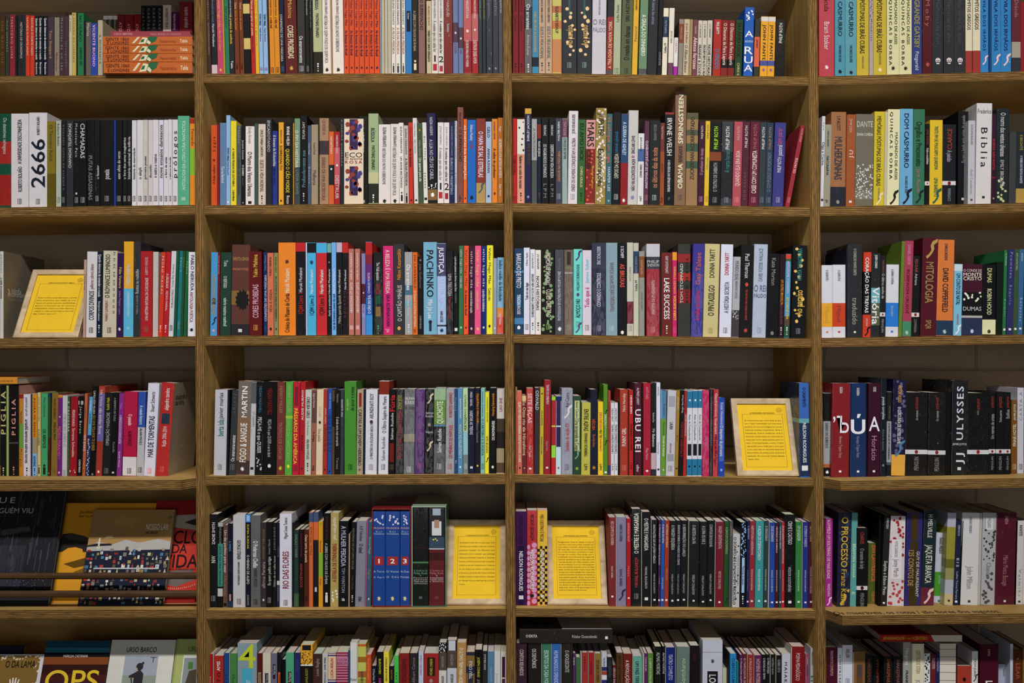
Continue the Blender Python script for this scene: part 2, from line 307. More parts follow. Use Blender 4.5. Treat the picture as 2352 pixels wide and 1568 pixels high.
DATA = r'''
@ 1.1 0 0 3.136 545 z4
38|115|4a3818|t 8a6a20 150 500 CHE MAIS QUE
65|120|3a4038|t 998 150 500 FICA SERPENTE
108|105|8a2a30|t c99 120 420 TERRITÓRIO LIVRE
125|120|1a2430
185|105|2a2e30|t aaa 160 420 HISTÓRIAS DE CRONÓPIOS
215|110|c43a20|t eca 130 400 RAYUELA O FORTE VAZIO
248|112|c43a20|t eca 130 400 RAYUELA O FORTE VAZIO
278|115|101c28|T ddd 130 430 Quando deixamos de entender o mundo;t ddd 450 535 Benjamín
310|115|&
345|115|&
390|125|4a3a48|t b96 220 420 Tom Stoppard
428|125|8a8270|t 933 380 510 Nostra prosa
462|115|4a3438|t 999 130 510 Memórias de um cão
495|118|4a3840|t 777 300 510 Navegação
518|108|c0b8a8|t 555 130 480 A PAIXÃO
550|92|c0a858|t 764 100 450 A SOLIDÃO DO LIVREIRO
555|92|222222
602|92|2a7a4c|t 142 110 300 NO MUNDO;U 142 340 470 OS ÁRABES;d14
615|150|222222|d8
655|158|6a6058|t ccc 170 260 Marisa
703|168|2a4a9a|t eac 180 480 VICENTE BUONO;B 2448b0 400 500
740|145|b0a890|t 654 250 460 A MUDANÇA
775|110|4a5a40|B ddd 112 140;t dbc 140 260 Ventura Livre;z10
812|110|&
845|110|&
895|105|822430|t daa 160 230 ATO;z10
960|105|8a1e28|t daa 170 230 ATO;z10
1015|102|8a1e28|t daa 170 230 ATO;z10
1050|42|1c1c1e|t 888 60 210 CARTAS;z10
1090|40|26282c|t 999 60 210 CARTAS;z10
1130|40|&
1170|40|&
1232|35|d8d2c8|t 333 60 210 HUMBERTO PEDRO;z10
1288|88|5a1458|t ddd 100 215 alejandro zambra;z10
1385|12|8a2830|u ddd 50 200 alejandro zambra;z10
@ 2.1 470 0 6.72 1135
-52
108|-200|4a2f2a|t a87 0 300 FERNANDO;t a87 350 850 GATO ENTRONCAMENTO;k25
200|-150|23262b|t dde 370 720 Haruki Murakami;t 889 0 350 Romancista como vocação;B d8c0c8 1000 1135;W
297|-180|c8486e|t eb5 0 420 valter hugo mãe;t eb5 440 780 o filho de mil homens;R eb5 1080
322|-180|b8a838
390|-170|2f8060|t 031 100 450 SEMIÁRIDO
470|-170|2a2a30|t ccc 0 230 mahmud darwich;T db4 230 680 da presença da ausência;t fff 940 1060 Tabla
545|-170|7c3e20|t ec9 40 140 Oaxa;t e92 160 460 terra de poesia;t 200 980 1070 Tabla
615|-170|&
720|-170|15110f|B d8c070 60 210;B d8c070 590 760
792|-170|b8241a|T eca 0 550 Vamos comprar um poeta;t 722 560 820 Afonso Cruz
848|-160|e8b818|t a80 20 700 Depois de tudo o que passa
912|-200|98bce0|T 123 210 400 TEMPO FINAL;t 123 430 640 Maylis Besserie;Q 98b 1040 1085
985|-200|&
1010|-100|3a2a20
1088|-170|e0920a|t 520 0 240 Adelaide Ivánova;T 520 270 430 a vida real;L 222 1080
1170|-165|&
1245|-170|12233e|T cba 220 950 CONFISSÕES DE UMA MÁSCARA;L 468 1060
1438|-220|66201a|t da4 0 280 Mishima;T edb 390 900 CORES PROIBIDAS;R da4 1050
1560|-180|3c3834|T ddd 560 970 Os enamoramentos;L aaa 1060;k15
1625|-170|1d1c1b|t ccc 0 230 O homem sentimental;L 888 1060
1680|-170|222120|t 999 0 430 Também há uma terra
1825|-170|b8bd90|T 333 0 150 BÚSSOLA;t 222 210 580 MATHIAS ENARD;B 2a281c 800 1135;D fff 1040
1955|-190|ece0d6|t 888 0 220 ELENA FERRANTE;T 888 230 970 HISTÓRIA DE QUEM FOGE E DE QUEM FICA;R 222 1075
1978|-150|b09060
2152|-190|ece0d6|t 888 0 220 ELENA FERRANTE;T 888 230 800 HISTÓRIA DO NOVO SOBRENOME;R 222 1075
2232|-180|dc541c|t 414 0 400 Valter Hugo Mãe;T 414 470 850 As doenças do Brasil;R 124 1045;k5
2312|-180|&
@ 2.1 810 0 6.357 1065 +
97|-170|dc541c|t 414 0 400 Valter Hugo Mãe;T 414 440 820 As doenças do Brasil;R 124 990
172|-170|&
243|-170|&
318|-170|&
400|-170|&
425|-100|8a95a8
468|-140|c0b8a0|t edc 50 700 As três Marias;W
515|-140|&
568|-140|&
628|-160|e4dfd4|t 433 0 360 ELENA FERRANTE;T b76 400 790 A FILHA PERDIDA;O 776 935;Q 334 960 1060
700|-160|&
-715
770|-160|&
868|-180|2a7fc0|Q 112 160 460;t ddd 190 280 Paul Auster
960|-180|2a231c|T ba8 160 750 A LEBRE COM OLHOS DE ÂMBAR;O edb 895;Q edb 930 1025
1062|-180|906860|T 333 0 440 O SUPERMACHO;W
-1078
1155|10|c8bc98|t a43 90 370 RICARDO ADOLFO;T 222 440 900 MARIA DOS CANOS SERRADOS
1252|-170|dcd4cc|t 999 0 270 JOHN HARDING;T 888 300 760 A menina que não sabia ler;H 222 810 900 1;Q b8303a 935 1030
1335|-170|dcd4cc|t 999 0 270 JOHN HARDING;T 544 300 780 A menina que não sabia ler;H 222 820 905 2;Q b8303a 960 1040
1465|-180|822a26|t caa 0 250 MARQUÊS;t ccc 350 470 Iluminuras;W
1545|-180|7080a8|B 5a4050 330 620;t 846 640 780 LYGIA;R ddd 480
1620|-180|7080a8|B 5a4050 400 700;t 846 720 780 LYGIA;R ddd 560
1740|-180|c06060|t ecc 0 270 MARGUERITE DURAS;B 922028 600 1065;T ecc 590 980 ESCREVER PARA NÃO MORRER;O ecc 455
1838|-180|a82424|B c06868 200 600;t ecc 0 270 MARGUERITE DURAS;T ecc 590 930 DESTRUIR DISSE AMOR;O ecc 435
1895|-170|2f3a40|t 898 0 280 CASTEL AMANT;W
1950|-170|2c3338|t 993 0 280 CASTEL AMANT;W
2045|-170|343b42|t 889 0 230 A DESCRIÇÃO;O 899 1000;W
2135|-170|3c4148|t 889 0 230 ATLETICO;O 899 1000
2200|-170|5a5a5c|t ddd 0 190 QUINTO RIO
@ 3.1 1160 0 6.533 1095
-112
205|-160|821820|t 511 0 180 ABREZZA;t 511 230 480 Catherine;D 211 1015
292|-160|&
405|-170|6a6868|T ddd 60 440 Os amantes;t ccc 520 830 Amitava Kumar;D eee 1020;B 3a4450 100 420
505|-170|3f8cb0|t ca5 180 780 MEU IRMÃO ALEXANDRE;B 1a2a38 860 1000
605|-160|c4a68c|t 554 0 340 DULCE MARIA CARDOSO;T 776 400 880 ELIETE A VIDA NORMAL;D 222 1000
708|-160|&
850|-150|c8c060|B c07040 90 190;B c87838 310 430;B cc8850 590 1085;t 333 100 500 ELIZABETH BISHOP;W
1080|-190|34363c|u 4a8a88 0 220 HANYA YANAGIHARA;U ca6 380 690 Ao paraíso;S ec9 100 850;L 899 975
1300|-190|&
1515|-190|ccc8d0|u 889 0 220 DAVID FOSTER WALLACE;H 778 290 370 O REI;H 778 400 480 PÁLIDO;k-10;W
1617|-170|983030|B 2c2c2c -100 255;U ec9 320 1030 A TRILOGIA DE NOVA YORK;B 555 1055 1110;k-20
1728|-170|b0b898|u 664 70 330 Lydia Davis;L 786 1060
1900|-190|5f6a48|u 222 -100 320 SIRI HUSTVEDT;U 222 390 900 O mundo em chamas;L 343 1060;k-28
1985|-160|e0b020|u 542 0 150 PHILIP ROTH;u 864 400 620 Pastoral
-2000
2125|-160|6f9070|T eed 220 840 A GRAÇA DO DINHEIRO;B 58585c 1030 1110
2275|-160|2e3036|t 99a 0 370 A história dos animais
@ 3.1 1510 0 6.357 1113 + z1
62|-100|15151a|u 999 760 950 BALEADO
140|115|e4dcc4|B 2a3a58 240 540;t abc 300 480 PATTI SMITH;U 333 630 770 Linha M
148|300|222222
228|115|e4dccc|B 704a60 915 1110;t 986 450 630 JOYCE CAROL
290|550|e4e0dc|B a820a8 970 1110;t c69 590 770 CARTAS
295|300|222222
368|275|948a80|B 8a4a30 345 625;t ca9 390 570 MANCUZO
455|280|c8b898|t 855 340 630 Joan Didion;T 667 660 1060 O Álbum Branco
500|282|a89068
575|290|7a4850|T ecc 545 1010 Afetos ferozes;t dbb 380 500 VIVIAN GORNICK
640|298|d0c8b8|t 333 350 550 J. D. SALINGER;T 222 655 1110 FRANNY & ZOOEY
712|298|d0c8b8|t 333 350 550 J. D. SALINGER;T 222 655 1110 ERGUEM BEM ALTO A VIGA
785|298|d0c8b8|t 333 350 550 J. D. SALINGER;T 222 655 1105 NOVE HISTÓRIAS
800|300|203050
920|285|b02c1a|t eee 325 500 PAUL BEATTY;T 48b 720 1010 O VENDIDO
1022|295|882424|T ecb 340 950 O Discurso de Fera Leporis;B 181414 870 990
1120|295|&
1230|290|2a4a28|T 121 340 840 EU AMO DICK;t cb8 920 1110 CHRIS K
-1250
1392|105|1060b8|H eee 450 540 A;h cde 580 630 ANN PETRY;H eee 680 790 R;H eee 820 920 U;H eee 945 1040 A;S fff 150 300
-1400
1480|275|3a3a34|B dc6848 540 975;t 522 580 700 SANTIAGO
-1490
1600|240|e8a814|B d8d4d0 240 310;t 222 360 880 JOHN FANTE;B 5058a0 885 960;O 86a 1020
1708|240|&
1852|285|1a1816|u ddc 340 630 PHILIP ROTH;W
@ 4.1 1880 0 4.983 860 p0
5
185|-250|bc4450|t 511 -100 130 Drácula;t ecc 250 570 Bram Stoker;R fdd 770;W
305|-200|5098ac|t 123 20 415 CASMURRO;t 234 520 710 MACHADO DE ASSIS;R 112 820
440|-200|5f9fac|t 123 20 420 CASMURRO;t 234 520 715 MACHADO DE ASSIS;R 112 830;W
580|-190|c8b030|T 332 0 610 PÓSTUMAS DE BRÁS CUBAS;t 774 640 780 MACHADO DE ASSIS
630|-190|b0a49c|t 433 220 700 Memórias;S 222 0 200
780|-190|c8b030|T 332 0 600 PÓSTUMAS DE BRÁS CUBAS;t 774 600 740 MACHADO DE ASSIS;R edb 800
925|-190|d8d4a4|t 223 0 750 QUINCAS BORBA;t 553 0 510 MACHADO DE ASSIS;R 222 780
1070|-190|&
1190|-190|34427c|T a94 0 550 GRANDE GATSBY;t ccd 590 800 Fitzgerald
1305|-180|5a1c24|t a66 0 500 Moby;R a55 740;W
1430|-190|35383c|C dcc 690;t 555 0 500 Memórias de além;W
1555|-190|&
1685|-190|&
1765|-190|dcd4b8|B a03c34 580 860;T 433 0 340 MITOS GREGOS
1855|-190|&
1950|-190|2f86c4|t 125 0 580 VILA DOS IRMÃOS;V ecc 700
1980|-190|184a78
2090|-190|2f86c4|t 125 0 580 VILA DOS IRMÃOS;V ecc 700;W
2212|-190|&
2315|-190|6a2c38|B a8a090 480 660;B 35393f 660 860;t a78 0 200 Drácula
2400|20|90202c
@ 1.2 0 0 3.136 1488
78|820|1a5a44|B b02c24 1020 1180;B a82420 1260 1480;t ccc 850 1110 Os detetives selvagens;W
205|818|dcd8da|u 333 1200 1380 ROBERTO BOLAÑO;U 333 860 1180 A UNIVERSIDADE DESCONHECIDA;L 444 1450
338|810|dcd8dc|U 1e2836 1000 1350 2666;u 444 840 970 ROBERTO BOLAÑO;L 444 1450
400|875|8a7a18|t 554 900 1160 O Terceiro Reich;L 564 1440;B 6a5c10 1250 1488
440|870|b8c0b0|t 555 890 1050 Roberto Bolaño;L 788 1440;W
475|870|20242a|u 889 900 1370 O ESPÍRITO DA FICÇÃO CIENTÍFICA;L 888 1440
528|868|3c3c40|U ccc 890 1210 CHAMADAS TELEFÔNICAS;W
570|872|1c1c1f|t ccc 890 1130 Monsieur Pain;O cda 1393;L 999 1440
623|868|1a1a1c|T ccc 890 1140 CHAMADAS;L 999 1440
680|862|1e1e20|T 888 1120 1440 PUTAS ASSASSINAS;W
720|866|1e1e1f|u 777 1250 1380 jorge luis borges;U ccc 1190 1290 o fazedor;L 999 1430
818|866|1c1c1c|U ccc 1220 1290 poesia;L 999 1430
834|866|2040a8
880|866|1c1c1c|U ccc 1090 1290 esse ofício do verso;L 999 1430
914|866|1c1c1c|U ccc 990 1290 o livro dos seres imaginários;L 999 1430
948|866|1c1c1c|U ccc 985 1290 história universal da infâmia;L 999 1430
984|866|dcd8dc|U 333 1065 1290 história da eternidade;L 444 1430
1030|863|dcd8dc|U 333 1205 1290 o aleph;L 444 1430
1065|863|d0c8c4|U 333 1125 1290 primeira poesia;L 444 1430
1100|863|d4cccc|U 333 1185 1280 discussão;L 444 1430
1143|863|dcd8dc|U 333 1110 1280 o outro o mesmo;L 444 1430
1176|863|d8d8e4|U 333 900 1280 nove ensaios dantescos;L 444 1430
1212|861|dcd8dc|U 333 1130 1280 o livro de areia;L 444 1430
1240|860|dcd8dc|U 555 1130 1290 o informe de brodie;L 444 1430
1280|860|dcd8dc|U 333 890 1280 prólogos;L 444 1430
1365|835|5cb490|u cec 870 1370 ANTOLOGIA DA LITERATURA FANTÁSTICA;Q aca 1420 1445
1412|850|e8920c|B 8cc030 1070 1260;B b02c14 850 890;t 633 930 1050 Fernando
@ 2.2 470 240 6.272 1445
-87
180|295|d45a0c|u 311 460 670 Lygia;u 411 870 1140 A bela velhice;R 811 800
215|290|8a1030
310|262|6488b0|T ddd 890 1130 Thomas Bernhard;t 999 670 880 Perturbação
372|155|94bce4|T 124 620 820 TEMPO FINAL;t 124 825 1020 Maylis Besserie;Q dde 1395 1420
460|235|ecd818|t 220 630 1180 A TARDE PESADA DE OUTUBRO;t 220 1230 1390 CARAMBAIA;d14
525|300|5c6468|t bbb 320 550 Thomas;t 344 700 1300 O SOBRINHO DE WITTGENSTEIN;W
585|305|181b20|t ddc 515 790 Jacques Cazotte;T ddc 870 1030 O DIABO;t 777 1050 1170 apaixonado;O aaa 1415
718|312|e8dfdc|t 999 330 560 Emily Brontë;T 433 680 1320 O Morro dos Ventos Uivantes;Q 222 1390 1430
770|275|4a5c54|d8
880|280|d8c8b8|t 433 365 750 DULCE MARIA CARDOSO;T 866 800 1260 ELIETE A VIDA NORMAL;D 222 1370
965|200|323236|T bbb 230 680 ENCAIXOTANDO;W
1055|380|283c90|T ccd 440 890 A boneca de Kokoschka;t 112 910 1140 Afonso Cruz;z1
-1062
1140|255|ecac14|T 322 590 945 SOBRESSALTO;t 433 365 560 KENNETH COOK;O 222 1385
1270|268|1a1a18|t eed 320 590 IRVINE WELSH;T dc4 640 1270 QUANDO O CÃO MORDE;t eed 1315 1430 Rocco
1290|268|c8901c
1375|200|7c9c7c|B 444c54 900 1445;T edc 370 910 O FIM DA HISTÓRIA;t 798 940 1290 LYDIA DAVIS
1480|160|141416|u ccc 250 500 SYLVIA DAY;U 688 660 1190 Profundamente sua;D ccc 1335
1535|300|4c5c74|t ccd 560 720 Osamu Dazai;t ccd 900 1160 Declínio
1638|290|a8957c|t 655 550 720 Osamu Dazai;T 655 950 1160 Mulheres
1650|290|2a221c
1788|195|b08c6c|B 4a3c44 520 720;t 866 210 440 QUERIDA;T 755 760 1380 DIÁRIO DE UMA ESCRITORA;W
1865|390|d8682c|B 24282c 870 1160;t eed 460 710 MARGUERITE DURAS;O eee 930
1950|390|ac2028|B c86068 620 1150;t ecc 440 700 MARGUERITE DURAS;T dbb 1020 1360 DESTRUIR;O eee 875
2005|205|24303c|t 999 220 900 A MENINA QUEBRADA;W
2290|205|e8d4bc|B 402c50 205 650 2;B 402c50 890 1310 2;S a04038 215 650 9;S 4c4490 240 640 8;S a04038 895 1300 9;S 4c4490 920 1290 8;h 433 690 760 ECO;H 633 770 800 O NOME;H 811 810 850 ROSA
@ 2.2 810 240 6.272 1420 +
78
225|165|1a1a17|t 999 220 370 Umberto Eco;T ddc 400 690 O CEMITÉRIO DE PRAGA;Q aaa 1375 1415;W
372|130|a4b88c|T 333 340 545 BÚSSOLA;t 222 590 940 MATHIAS ENARD;B c8c898 975 1135;B 2e3028 1140 1420;D fff 1355
545|285|e4dcd8|t 555 330 610 ELENA FERRANTE;T 888 625 1150 HISTÓRIA DO NOVO SOBRENOME;R 222 1390
675|280|e4dcd4|t 555 330 610 ELENA FERRANTE;T 888 620 1310 HISTÓRIA DE QUEM FOGE E DE QUEM FICA;R 222 1390
745|262|e8e2dc|t 322 320 700 ELENA FERRANTE;T 633 750 1200 UM AMOR INCÔMODO;O 444 1270;Q 222 1300 1390;k12
812|300|c8c0b8|t 332 350 720 ELENA FERRANTE;T 544 770 1170 A FILHA PERDIDA;O 444 1290;Q 222 1315 1415
878|258|c83828|t a22 330 620 ELENA FERRANTE;T 311 630 900 dias de abandono;R 222 1380
-885
950|192|dcd8d4|t 888 270 470 Gustave Flaubert;t 888 490 700 TRÊS CONTOS;Q 333 1365 1390;k20
1022|268|485c40|t baa 520 750 Helen Garner;T ded 770 1110 Um quarto para ela;O c91 370
1087|258|e0dcd4|t 554 450 550 Ana;u 766 620 800 Vinte;t 433 980 1220 Joanna;Q 322 1340 1375
1222|122|26204c|t bbc 180 440 NADIA HASHIMI;T bbc 500 1080 A LUA NO CÉU DE CABUL;B 14181c 760 1420;B 8a6a3c 1220 1375;R fff 1300;S fff 1130 1210
1314|258|e4dcdc|t aaa 310 580 JOHN HARDING;T 999 620 1090 A menina que não sabia ler;H 133 1130 1225 1;Q b83038 1260 1350;k0
1394|258|e4dcdc|t aaa 320 600 JOHN HARDING;T 544 620 1110 A menina que não sabia ler;H 322 1130 1230 2;Q a81c28 1275 1360
1468|250|242858|t 99b 310 740 ALEXANDRE HERCULANO;T aac 770 1300 EURICO O PRESBÍTERO
1507|235|b8bccc|S 222 250 480;t 556 600 870 JUNÍCHIRO;t 445 980 1190 O PAPEL
1595|38|8c5448|t 322 110 320 Alfred Jarry;T 322 360 820 O SUPERMACHO;t 322 1310 1400 ubu;W
1650|210|e86c14|T edc 300 1080 AS PORTAS DA PERCEPÇÃO;R 300 1350
1778|220|0e6cc0|t ddf 290 520 Aldous Huxley;t a45 530 640 A ilha;R 123 1340
1915|205|8c3a2c|B b8985c 1130 1420;T ede 390 1050 O MAPA DE SAL E ESTRELAS;V 466 1220
2003|245|a8bcd4|T 333 320 475 GELO;t 444 630 980 ANNA KAVAN;R 222 1320
2088|205|e08820|t 744 250 500 ROSARIO FERRÉ;T 311 630 1060 A valise do professor;R 622 1280
2170|190|b87014|t edc 320 400 Etgar;T edc 500 1060 DE REPENTE UMA BATIDA NA PORTA;t edc 1150 1320 Etgar Keret
@ 3.2 1160 240 6.272 1420
-110
172|200|c02024|T 511 730 1010 O CHEIRO DO RALO;L 811 1360
285|210|dc9c84|B e0dcd0 210 715;S 222 215 700 6;T 333 740 1210 Nadavam nas costas dos mamutes;D 222 1330
382|52|22284a|B d4a83c 52 135;u ddd 160 530 SHIRLEY JACKSON;U 653 560 850 O homem da forca;O 99b 1330
463|205|a8a8a8|B 585a5c 800 1420;t 777 340 760 A MADRUGADA
522|200|16283c|B 8c3028 285 490;T ddd 530 750 FILHO DE JESUS;D a35 1310
630|195|181819|t ccc 300 450 KEROUAC;T ccc 570 1050 OS VAGABUNDOS ILUMINADOS;t 888 1140 1340 LPM
725|195|181819|t ccc 300 450 KEROUAC;T ccc 580 1060 DESPERTAR UMA VIDA DE BUDA;t 888 1150 1340 LPM
820|200|48485a|u ddd 250 530 WALTER KIRN;U c84 670 1110 SANGUE NA MÁSCARA;L 99a 1320
902|200|9cb0ac|B 7c4c60 200 470;u a99 240 440 RITUAL;U 455 480 780 BALAS DE ESTALO
1040|92|dcd6dc|u 655 140 420 JON KRAKAUER;U 866 480 1250 ONDE OS HOMENS CONQUISTAM A GLÓRIA;L 999 1330;k-13
1150|215|3c6c38|T 222 270 810 EU AMO DICK;t dc9 890 1190 CHRIS KRAUS;D 222 1330
1290|222|d89898|B 8c2820 640 1420;S d64 650 1400 14;T 222 260 610 MARS;T 222 650 930 CLUB;t dc2 900 1215 Rachel Kushner;k-15
1448|50|a08c48|S edd 60 1400 60;B b8a870 660 1100;T 332 120 460 JUPITER;T 222 640 1180 Explorações
1535|130|3c6c74|T b75 170 840 Vá coloque um vigia;t ccd 900 1250 HARPER LEE;O aab 1385
1655|110|1a1c1e|u 37a 390 700 DENNIS LEHANE;U ccb 710 1060 DEPOIS DA QUEDA;L aaa 1330
1760|130|981c24|B 2c5078 135 840;T cde 250 730 A GUERRA DE ASHLEY;R fff 1380
1905|85|ccc8c8|u 433 450 710 SINCLAIR LEWIS;Q a78 735 770;U 433 790 1240 NÃO VAI ACONTECER AQUI;O 88b 1340;W
1995|415|dcdcdc|B 4c6ca0 640 820;t 333 470 670 Jack London;T 333 860 1050 CANINO BRANCO;t 222 1320 1390 LPM
2068|235|603850|U dcd 520 1210 ANATOMIA DE UM JULGAMENTO;L a77 1340
2225|230|262c2c|u 888 290 520 GRAHAM MOORE;U c86 620 1200 os últimos dias da noite;L aaa 1340
@ 3.2 1510 200 5.407 1475 + z1
22|415|262c2c
82|445|7c3c34|B a05430 800 1475;t cba 490 650 Sigrid Nunez;t 532 950 1070 AMIGA;t 433 1370 1440 esg;k-12
205|310|14181c|T e0dcdc 385 850 IRVINE WELSH;T ddd 905 1300 A VIDA SEXUAL DAS GÊMEAS SIAMESAS;t 999 1370 1400 filme;B a03428 308 340 7;k-8
348|48|8c6c54|u eec 90 700 SPRINGSTEEN;U 433 730 930 RENEGADOS;u eec 950 1260 OBAMA;L 655 1370;k-14
495|322|a08058|B 606048 322 400;B 556050 530 600;B 48604c 700 800;B 48604c 920 1010;u 432 370 1150 ZUCKERMAN ACORRENTADO
575|430|441c34|u ccc 480 640 PHILIP ROTH;U b89 760 1090 O professor do desejo;L a79 1390;k-22
635|422|e4c020|u 665 470 640 PHILIP ROTH;U 9a6 870 1020 Nêmesis;L a93 1390
782|432|181c1a|u ad3 490 770 PHILIP ROTH;U aaa 940 1300 O TEATRO DE SABBATH;B 8a4a28 805 915;L 888 1400
925|425|44484c|B 2c2e32 800 1380;u ddd 490 770 PHILIP ROTH;U 488 770 1060 A marca humana;L 889 1400;W
1035|428|b85460|u daa 490 660 PHILIP ROTH;U ecc 790 1230 QUANDO ELA ERA BOA;L d88 1400;k-28
1125|428|5c2c3c|u dcc 480 750 PHILIP ROTH;t 856 1060 1400 ENTRE NÓS;W
1250|430|6c2438|u a67 470 770 PHILIP ROTH;U edd 790 1320 CASEI COM UM COMUNISTA;L b78 1400;W
1332|435|3c444c|u ddd 500 770 PHILIP ROTH;t 555 1090 1200 PATRIMÔNIO;L 778 1400
1420|440|304458|u a86 500 770 PHILIP ROTH;U 789 810 1300 O COMPLEXO DE PORTNOY;L 778 1400
1562|440|44448c|u c58 510 710 sem parar;U ccd 720 850 pastoral;u ccd 870 1060 PHILIP ROTH;L 99b 1400;k-38;W
-1582
1640|455|a0303c|u dbb 500 660 PHILIP ROTH;U ecc 870 1060 OS FATOS;L c78 1400;k-195
@ 4.2 1870 230 4.879 1165 p6
-65
105|180|d4d4dc|t 555 250 420 Caio;T 666 470 730 Olga e Carina;Q 333 1105 1130;k-22
180|272|a09c88|t 555 340 520 MÁRIO DE ANDRADE;T 333 625 840 MACUNAÍMA;t 222 1115 1150 jo
352|130|a8744c|T 324050 410 890 MULHERZINHAS;t 433 180 340 L M ALCOTT;B 2c323c 970 1190;O 998 1140;k-12;W
455|160|a85c30|u ecc 560 650 JU;t dba 210 360 James Joyce;Q ddd 1125 1150;k-14;W
660|155|787464|h ccb 235 300 DANTE;H ddc 330 430 DIVINA COMÉDIA;S ddd 720 1100 120;B 8a8678 1020 1110;W
780|128|d4c020|T 442 180 960 MEMÓRIAS PÓSTUMAS DE BRÁS CUBAS;t 886 980 1120 MACHADO DE ASSIS;V edb 1150
815|130|c8c0a0
955|100|e4e0b4|t 224 130 1110 QUINCAS BORBA;t 553 360 890 MACHADO DE ASSIS;V 222 1110
1105|97|70b0d4|t 124 150 760 DOM CASMURRO;t 346 850 1040 MACHADO DE ASSIS;V 223 1130;k-6
1238|100|3c7c60|T 132 240 740 Orgulho e Preconceito;t a78 770 1040 Jane Austen;V 233 1100;k-8
1290|265|1c1818|t a43 330 500 JANE AUSTEN;T ccc 540 720 Razão e sensibilidade;B e4dcdc 910 955;O 822 932
1437|222|e8c414|T 376858 290 780 TRISTE FIM DE POLICARPO QUARESMA;t 376858 870 1080 LIMA BARRETO;V 376858 1110;W
1590|270|20242a|u a43 320 550 CLARICE;T aab 560 690 A paixão;B e0d8d8 905 950;O 822 930;u 899 985 1130 COMPANHIA
-1605
1722|125|16181c|u 999 170 700 Eu sou a lenda mais antiga do mundo;Q ddd 1095 1120;z2;k-8
1803|228|c4c4cc|t 999 270 500 SCHOPENHAUER;t aaa 770 1050 Anal Canabrava;Q 644 1105 1125
1980|35|dcd8d8|t 223 310 750 Bíblia;h 555 100 150 Frederico;Q 333 1075 1100;k-15
2035|155|3c1c34|T c34 430 780 GUERRA NÃO ROSTO;B 8c2038 860 875;O aaa 1100
2178|92|2c3438|T ccc 140 630 O morro dos ventos uivantes;t bbb 670 960 EMILY BRONTË;S cc9 870 1140 12;W
2260|355|48484a|d6
2370|350|2c343c|t a93 390 560 E BRONTË;T ccd 620 930 O MORRO DOS VENTOS UIVANTES;B b89848 990 1150
@ 1.3 0 540 5.004 1160
42|185|d8d4d0|T 222 490 730 a ninfa inconstante;t 555 220 460 Guillermo;c 8c8474;d18;F d8d4c8 600 645 .1 .42 a ninfa;F d8d4c8 645 690 .1 .55 inconstante;F a8a498 700 745 .1 .5 Cabrera Infante
-950
982|280|c0a090|t 333 450 860 TRAVESSIA;k-15
1105|187|dcd8dc|U 333 640 975 CORPOS DIVINOS;u 966 330 620 guillermo cabrera infante;L 333 1090
1170|190|14243c|T ddd 220 710 Quando deixamos de entender o mundo;t ddd 760 985 Benjamín Labatut;D ddd 1075
1335|178|d0c8b0|U 433 220 720 O ROMANCE LUMINOSO;u a34 750 985 MARIO LEVRERO;t 222 190 900 SI SI SC SO SO O O O O O;L 554 1090;d14
1415|208|3c1c54|t dc6 370 610 Félix Ventura;t 98b 640 910 Juliana Delgado Lopera;R ddd 1080
1530|72|ecb00c|B 5cbce0 612 1165;t ddd 330 580 VALERIA LUISELLI;U e0f0f8 650 930 ARQUIVO DAS CRIANÇAS PERDIDAS;R 8ce 1070;k-6
1610|75|3c3c42|u 999 690 910 Valeria Luiselli;U bbb 390 670 Rostos na multidão;W
1750|183|b41c24|u daa 250 460 ALBERTO MANGUEL;U ecc 490 980 UMA HISTÓRIA NATURAL DA CURIOSIDADE;L 966 1080;d14
1815|190|c8c0b8
1870|193|d43c1c|t ecc 240 680 PEDRO MAIRAL;D fdd 1075;k-38
1930|190|c0182c|T ecc 440 610 A URUGUAIA;t ecc 640 870 PEDRO MAIRAL;D fdd 1075
1990|180|d4d4d8|U 888 620 830 PURGATÓRIO;u 888 330 600 Tomás Eloy Martínez;L 444 1065
2025|175|205c48
2072|178|148080|t 8cc 260 620 PAULO;t 9cc 980 1080 TODAVIA
2105|180|305438|t 795 260 700 PABLO;k-30
2145|182|1c6c3c|t 9c9 300 1040 POESIA
2155|215|30284c
2250|193|e4e4ec|t 445 230 640 PABLO NERUDA;T 956 650 1000 ANTOLOGIA POÉTICA;R 222 1085;k-12
@ 2.3 470 540 6.272 1445 +
-75
178|245|4ca0d8|T b95 570 1150 A VIDA SECRETA DAS ABELHAS;B 203850 900 1000 3;V 1a3048 1250;O daa 1370;W
215|245|781c20|t ecc 300 560 Cormac McCarthy
375|245|28463a|t cdc 360 450 Tana;T cdc 590 760 O REFÚGIO;t ced 900 1310 valerio massimo manfredi
642|135|684038|B 303034 1280 1450;B 8c6c3c 800 1000;A 242022 930 40 r;h b95 290 390 VENTO LEVOU;h c86 440 535 MARGARET MITCHELL;Q ddd 1350 1395;d14
830|235|68141c|u ec4 280 610 Yukio Mishima;U dab 710 1190 CORES PROIBIDAS;L c94 1330;k4
-848
905|240|143468|u 89b 290 510 Yukio Mishima;U ccd 570 1240 CONFISSÕES DE UMA MÁSCARA;L 258 1340
1000|255|d87858|u 433 310 590 YUKIO MISHIMA;U 654 780 1110 VIDA À VENDA;R 222 1350
1062|253|909460|u 443 310 540 YUKIO MISHIMA;U 553 590 1240 O MARINHEIRO QUE PERDEU AS GRAÇAS DO MAR;R 222 1350
1315|105|f08c14|u fec 480 830 Haruki Murakami;U 422 840 1400 Crônica do Pássaro de Corda;R 533 380
1458|102|1c1c24|B c8202c 102 235;u ddd 470 820 Haruki Murakami;U b22 830 1130 1Q84 Livro 1;W
1480|105|c8d4ec
1610|108|48b8e4|B 181c20 108 255;u eff 500 840 Haruki Murakami;U 145 870 1150 1Q84 Livro 2;R 247 390;W
